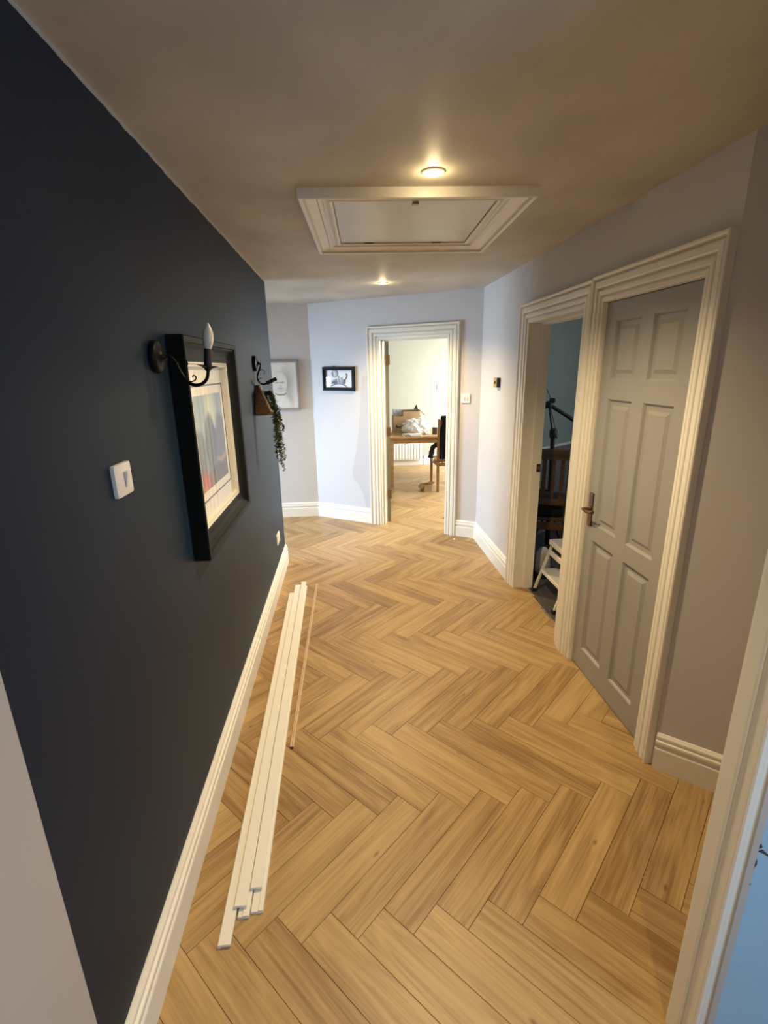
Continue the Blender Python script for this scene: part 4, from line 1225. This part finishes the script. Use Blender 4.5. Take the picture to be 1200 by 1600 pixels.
# striped packet under the bag
pk = props(empty('paper_packet', (0.93, 7.135, TZ), None, 0.0), 'flat white packet with black stripes at the table front', 'packet')
box('packet_body', (-0.11, -0.03, 0.0), (0.17, 0.03, 0.040), BAGW, pk, 0.008)
for i in range(3):
    bm = bmesh.new(); prism_bm(bm, [(-0.105 + i * 0.032, 0.036), (-0.090 + i * 0.032, 0.038), (-0.045 + i * 0.032, 0.004), (-0.062 + i * 0.032, 0.003)], 0.0302, 0.0310)
    bmesh.ops.rotate(bm, cent=(0, 0, 0), matrix=Matrix.Rotation(PI / 2, 3, 'X'), verts=bm.verts)
    link('black_stripe', finish(bm, 'black_stripe'), BLACKP, pk)
sk2 = props(empty('wooden_ruler', (0.70, 7.33, TZ + 0.03), None, -0.15), 'thin wooden ruler leaning on the packet at the left of the table', 'ruler')
bm = bmesh.new(); add_box(bm, (-0.07, -0.012, -0.002), (0.17, 0.012, 0.002)); bmesh.ops.rotate(bm, cent=(0, 0, 0), matrix=Matrix.Rotation(0.12, 3, 'Y'), verts=bm.verts)
link('ruler_blade', finish(bm, 'ruler_blade'), STICKWOOD, sk2)
bm = bmesh.new(); add_box(bm, (-0.066, -0.010, 0.0021), (0.166, -0.007, 0.0026)); bmesh.ops.rotate(bm, cent=(0, 0, 0), matrix=Matrix.Rotation(0.12, 3, 'Y'), verts=bm.verts)
link('ruler_scale', finish(bm, 'ruler_scale'), BLACKP, sk2)
db = props(empty('dark_tin', (1.325, 7.30, TZ)), 'small dark brown tin on the table beside the chair', 'tin')
box('tin_body', (-0.035, -0.035, 0), (0.035, 0.035, 0.085), mat('dark_brown_tin', (0.05, 0.03, 0.02, 1), 0.4), db, 0.006)
box('tin_lid', (-0.037, -0.037, 0.085), (0.037, 0.037, 0.10), mat('dark_brown_tin_lid', (0.035, 0.02, 0.015, 1), 0.4), db, 0.004)
tube('cable', [(1.34, 7.19, TZ + 0.004), (1.25, 7.14, TZ + 0.003), (1.18, 7.092, TZ - 0.004), (1.10, 7.090, 0.72), (0.98, 7.092, 0.69), (0.90, 7.10, 0.655), (0.84, 7.12, 0.63)], 0.003, mat('brown_cable', (0.10, 0.06, 0.03, 1), 0.6), None, 6, 5)
props(bpy.data.objects['cable'], 'thin dark cable drooping over the front edge of the dining table', 'cable')
# paper heap at the table's left end
pp = props(empty('paper_heap', (0.66, 7.62, TZ)), 'white papers at the left end of the dining table', 'papers')
for i, (dx, dy, r_) in enumerate(((0, 0, 0.1), (0.01, 0.02, -0.2), (-0.01, -0.01, 0.35))):
    box('sheet', (-0.045 + dx, -0.10 + dy, 0.003 * i), (0.045 + dx, 0.10 + dy, 0.003 * i + 0.0028), BAGW, pp, M=Matrix.Rotation(r_ * 0.3, 4, 'Z'))

# ------------------------------------------------------------------ dining chair and jacket
ch = props(empty('dining_chair', (1.47, 6.95, 0), None, 0.06), 'brown wooden slat back chair at the dining table', 'chair')
for x in (-0.205, 0.205):
    bm = bmesh.new(); tube_bm(bm, [(x, -0.20, 0), (x, -0.195, 0.43), (x, -0.205, 0.70), (x, -0.225, 1.03)], 0.02, 4, radii=[0.021, 0.024, 0.022, 0.019])
    link('rear_post', finish(bm, 'rear_post'), CHAIRWOOD, ch)
    bm = bmesh.new(); tube_bm(bm, [(x, 0.20, 0), (x, 0.20, 0.42)], 0.02, 4, radii=[0.019, 0.025])
    link('front_leg', finish(bm, 'front_leg'), CHAIRWOOD, ch)
    box('side_rail', (x - 0.01, -0.18, 0.37), (x + 0.01, 0.18, 0.42), CHAIRWOOD, ch)
box('rear_rail', (-0.185, -0.205, 0.37), (0.185, -0.185, 0.42), CHAIRWOOD, ch)
box('front_rail', (-0.185, 0.19, 0.37), (0.185, 0.21, 0.42), CHAIRWOOD, ch)
box('seat', (-0.225, -0.17, 0.42), (0.225, 0.23, 0.45), CHAIRWOOD, ch, 0.006)
box('top_rail', (-0.185, -0.228, 0.94), (0.185, -0.208, 1.02), CHAIRWOOD, ch, 0.003)
for i in range(5):
    x = -0.14 + 0.07 * i
    bm = bmesh.new(); tube_bm(bm, [(x, -0.196, 0.42), (x, -0.205, 0.70), (x, -0.218, 0.945)], 0.012, 6)
    link('slat', finish(bm, 'slat', True, 0.9), CHAIRWOOD, ch)
# jacket hung over the chair back
jk = props(empty('black_jacket', (1.47, 6.95, 0), None, 0.06), 'black jacket hung over the back of the dining chair', 'jacket')
bm = bmesh.new()
rows = 22; cols_ = 14
def jpt(u, v):
    # u across -1..1, v 0 bottom back -> 1 bottom front, over the rail
    x = 0.178 * u
    L_ = v * 1.5
    if L_ < 0.62: y, z = -0.262, 0.445 + L_
    elif L_ < 0.72:
        t = (L_ - 0.62) / 0.10 * PI
        y, z = -0.218 - 0.044 * math.cos(t), 1.055 + 0.022 * math.sin(t)
    else: y, z = -0.174, 1.06 - (L_ - 0.72)
    wv = 0.012 * math.sin(9 * u + 4 * z) + 0.008 * math.sin(17 * u - 9 * z)
    return Vector((x + 0.01 * math.sin(7 * z), y + (wv if y < -0.22 else -wv) * (1 if abs(y + 0.218) > 0.03 else 0.3), z))
g = [[bm.verts.new(jpt(-1 + 2 * i / cols_, 0.02 + j / rows * 0.86)) for i in range(cols_ + 1)] for j in range(rows + 1)]
for j in range(rows):
    for i in range(cols_): bm.faces.new((g[j][i], g[j][i + 1], g[j + 1][i + 1], g[j + 1][i]))
bmesh.ops.solidify(bm, geom=bm.faces[:], thickness=0.008)
link('jacket_body', finish(bm, 'jacket_body', True), CLOTHBLK, jk)
tube('sleeve', [(-0.10, -0.10, 0.66), (-0.19, -0.08, 0.66), (-0.245, -0.06, 0.62), (-0.262, -0.05, 0.55), (-0.275, -0.04, 0.47)], 0.03, CLOTHBLK, jk, 10, 4, radii=[0.03 + 0.004 * math.sin(i * 1.7) + 0.010 * (i / 16) for i in range(17)])
tube('cuff_lining', [(-0.255, -0.045, 0.47), (-0.235, -0.03, 0.42)], 0.018, BAGW, jk, 8)

# box on the floor
carton('cardboard_box', (1.125, 6.83, 0), 0.115, 0.15, 0.10, CARD, 'small open cardboard box on the floor by the dining chair', rz=0.25, open_top=True,
       flaps=[((0.0575, -0.074, 0.10), (0.0575, 0.074, 0.10), (0.100, 0.074, 0.125), (0.100, -0.074, 0.125), CARD), ((-0.0575, 0.074, 0.10), (-0.0575, -0.074, 0.10), (-0.100, -0.074, 0.045), (-0.100, 0.074, 0.045), CARD)])

# radiator under the far dining wall
rd = props(empty('radiator', (0.96, 8.74, 0.11)), 'white panel radiator on the dining room wall behind the table', 'radiator')
box('back_panel', (-0.40, -0.006, 0.0), (0.40, 0.006, 0.30), RADW, rd, 0.004)
for i in range(15):
    x = -0.375 + i * 0.0535
    box('convector_ridge', (x - 0.016, -0.018, 0.02), (x + 0.016, -0.006, 0.28), RADW, rd, 0.005)
box('top_grille', (-0.40, -0.018, 0.30), (0.40, 0.05, 0.308), RADW, rd)
for x in (-0.3, 0.3): box('wall_bracket', (x - 0.015, 0.006, 0.1), (x + 0.015, 0.0795, 0.22), RADW, rd)
lathe('valve', [(0.0, 0.0), (0.012, 0.0), (0.012, 0.02), (0.017, 0.022), (0.017, 0.055), (0.0, 0.058)], CHROME, rd, Matrix.Translation((0.425, 0, 0.02)), 14)
tube('pipe', [(0.40, 0, 0.03), (0.425, 0, 0.03), (0.426, 0, -0.03), (0.426, 0, -0.11)], 0.007, CHROME, rd, 8)

# ------------------------------------------------------------------ study: step stool, chair, tripod, sack
ZS = -0.004
ss_ = props(empty('step_stool', (1.445, 3.26, ZS)), 'white two step folding stool just inside the dark study', 'stool')
hy = 0.19
for y in (-hy, hy):
    bm = bmesh.new(); tube_bm(bm, [(0.0, y, 0.022), (0.115, y, 0.385)], 0.011, 4, radii=[0.012, 0.012])
    link('front_leg', finish(bm, 'front_leg'), STOOLW, ss_)
    bm = bmesh.new(); tube_bm(bm, [(0.36, y * 0.93, 0.022), (0.20, y * 0.93, 0.372)], 0.011, 4)
    link('rear_leg', finish(bm, 'rear_leg'), STOOLW, ss_)
    for (x, yy) in ((-0.004, y), (0.364, y * 0.93)):
        box('rubber_foot', (x - 0.018, yy - 0.017, 0.0), (x + 0.018, yy + 0.017, 0.026), BLACKP, ss_, 0.004)
box('top_platform', (0.09, -hy - 0.012, 0.385), (0.33, hy + 0.012, 0.425), STOOLW, ss_, 0.006)
box('top_tread', (0.10, -hy, 0.425), (0.32, hy, 0.430), TREAD, ss_, 0.001)
box('lower_step', (0.032, -hy + 0.012, 0.165), (0.175, hy - 0.012, 0.190), STOOLW, ss_, 0.004)
box('lower_tread', (0.042, -hy + 0.016, 0.190), (0.165, hy - 0.016, 0.194), TREAD, ss_, 0.001)
box('cross_bar', (0.080, -hy + 0.010, 0.315), (0.100, hy - 0.010, 0.350), STOOLW, ss_, 0.003)

sc_ = props(empty('slat_chair', (1.70, 4.03, ZS), None, -0.42), 'dark brown slat back chair in the unlit study', 'chair')
for x in (-0.20, 0.20):
    bm = bmesh.new(); tube_bm(bm, [(x, -0.20, 0.0), (x, -0.20, 0.45), (x, -0.23, 1.06)], 0.024, 4, radii=[0.028, 0.030, 0.024])
    link('rear_post', finish(bm, 'rear_post'), STUDYWOOD, sc_)
    bm = bmesh.new(); tube_bm(bm, [(x, 0.18, 0.0), (x, 0.18, 0.45)], 0.026, 4)
    link('front_leg', finish(bm, 'front_leg'), STUDYWOOD, sc_)
    box('side_rail', (x - 0.012, -0.18, 0.38), (x + 0.012, 0.16, 0.44), STUDYWOOD, sc_)
box('rear_rail', (-0.18, -0.214, 0.38), (0.18, -0.190, 0.44), STUDYWOOD, sc_)
box('seat', (-0.225, -0.17, 0.445), (0.225, 0.21, 0.475), STUDYWOOD, sc_, 0.005)
box('top_rail', (-0.18, -0.242, 0.985), (0.18, -0.212, 1.065), STUDYWOOD, sc_, 0.004)
box('lower_back_rail', (-0.18, -0.225, 0.60), (0.18, -0.200, 0.65), STUDYWOOD, sc_, 0.003)
for i in range(5):
    x = -0.14 + 0.07 * i
    bm = bmesh.new(); add_box(bm, (x - 0.016, -0.006, 0.65), (x + 0.016, 0.006, 0.985))
    for v in bm.verts: v.co.y += -0.212 - 0.014 * (v.co.z - 0.65) / 0.335
    link('slat', finish(bm, 'slat'), STUDYWOOD, sc_)
cu = props(empty('black_holdall', (1.70, 4.03, ZS + 0.4755), None, -0.42), 'black bag filling the seat of the study chair', 'bag')
bm = bmesh.new(); add_box(bm, (-0.19, -0.16, 0.001), (0.19, 0.19, 0.15), 0.04)
link('bag_body', finish(bm, 'bag_body', True), CLOTHBLK, cu)
tube('handle', [(-0.08, 0.0, 0.148), (-0.07, 0.0, 0.19), (0.07, 0.0, 0.19), (0.08, 0.0, 0.148)], 0.008, BLACKP, cu, 6, 4)

# tripod behind the chair
tz = Vector((1.835, 4.42, ZS))
tp = props(empty('camera_tripod', tz), 'black tripod stand behind the study chair against the teal wall', 'tripod')
hubz = 1.375
lathe('hub', [(0.0, hubz - 0.03), (0.025, hubz - 0.03), (0.032, hubz - 0.01), (0.032, hubz + 0.012), (0.02, hubz + 0.03), (0.0, hubz + 0.03)], BLACKP, tp, Matrix.Translation((0.02, 0, 0)), 16)
lathe('locking_knob', [(0.0, -0.02), (0.022, -0.02), (0.024, 0.0), (0.022, 0.02), (0.0, 0.02)], BLACKP, tp, Matrix.Translation((0.045, -0.01, hubz + 0.035)) @ Matrix.Rotation(PI / 2, 4, 'Y'), 14)
for (dx, dy, zb, r0) in ((0.10, -0.03, 1.07, 0.010), (0.36, -0.16, 1.11, 0.016), (-0.16, -0.10, 1.20, 0.012)):
    pass
tube('brace', [(0.02, 0, hubz), (0.075, -0.01, 1.09)], 0.009, BLACKP, tp, 8)
tube('centre_column', [(0.075, -0.01, 1.12), (0.10, -0.012, 0.02)], 0.02, BLACKP, tp, 10)
lathe('clamp', [(0.0, -0.04), (0.03, -0.04), (0.034, -0.02), (0.034, 0.03), (0.024, 0.045), (0.0, 0.045)], BLACKP, tp, Matrix.Translation((0.078, -0.01, 1.11)), 14)
tube('boom_arm', [(0.02, 0, hubz), (0.28, -0.02, 1.215)], 0.017, BLACKP, tp, 10)
tube('boom_arm', [(0.02, 0, hubz), (-0.14, -0.01, 1.27)], 0.014, BLACKP, tp, 10)
tube('thin_rod', [(0.03, 0.0, 1.43), (-0.065, 0.0, 1.62)], 0.003, BLACKP, tp, 6)
tube('thin_rod', [(0.03, 0.01, 1.38), (0.13, 0.01, 1.06)], 0.003, BLACKP, tp, 6)
for an in (0.4, 2.5, 4.6):
    tube('leg', [(0.099, -0.012, 0.42), (0.099 + 0.17 * math.cos(an), -0.012 + 0.17 * math.sin(an) * 0.6, 0.008)], 0.010, BLACKP, tp, 8)

sk_ = props(empty('white_sack', (1.60, 3.70, ZS)), 'pale sack on a dark base standing behind the study door jamb', 'bag')
box('dark_base', (-0.06, -0.045, 0.0), (0.06, 0.045, 0.05), BLACKP, sk_, 0.006)
bm = bmesh.new(); bmesh.ops.create_grid(bm, x_segments=1, y_segments=1, size=0.01); bm.clear()
NSG = 20; levels = [(0.058, 0.050), (0.062, 0.10), (0.060, 0.17), (0.055, 0.22), (0.035, 0.25), (0.018, 0.268)]
rings = []
for r_, z in levels:
    rings.append([bm.verts.new(((r_ + 0.004 * math.sin(5 * a_ + z * 30)) * math.cos(a_), 0.8 * (r_ + 0.004 * math.sin(5 * a_ + z * 30)) * math.sin(a_), z)) for a_ in [2 * PI * i / NSG for i in range(NSG)]])
for a_, b_ in zip(rings, rings[1:]):
    for i in range(NSG): bm.faces.new((a_[i], a_[(i + 1) % NSG], b_[(i + 1) % NSG], b_[i]))
bm.faces.new(rings[0][::-1]); bm.faces.new(rings[-1])
link('sack_body', finish(bm, 'sack_body', True), GREYBAG, sk_)

# ------------------------------------------------------------------ pieces that belong to a part
SUB = {'rocker': 'faceplate', 'socket_rocker': 'faceplate', 'socket_hole': 'faceplate', 'bulb': 'candle_tube', 'scroll': 'arm', 'mount_rule': 'mount_board', 'landscape_print': 'mount_board',
       'pipe': 'valve', 'top_tread': 'top_platform', 'lower_tread': 'lower_step', 'latch': 'hatch_panel', 'latch_screw': 'hatch_panel', 'brass_plate': 'black_case', 'dreamcatcher_web': 'dreamcatcher_ring',
       'tail_cutout': 'hill_cutout', 'cat_cutout': 'hill_cutout', 'ruler_scale': 'ruler_blade', 'black_stripe': 'packet_body', 'arrow_print': 'front_panel', 'tape_edge': 'front_panel', 'yellow_sticker': 'front_panel',
       'cuff_lining': 'sleeve', 'locking_knob': 'hub', 'stick_groove_shade': 'stick_shaft', 'stick_end': 'stick_shaft', 'strike_lip': 'strike_plate'}
for o in list(bpy.data.objects):
    stem = o.name.split('.')[0]
    if o.parent and stem in SUB:
        for q in o.parent.children:
            if q is not o and q.name.split('.')[0] == SUB[stem]:
                o.parent = q
                break
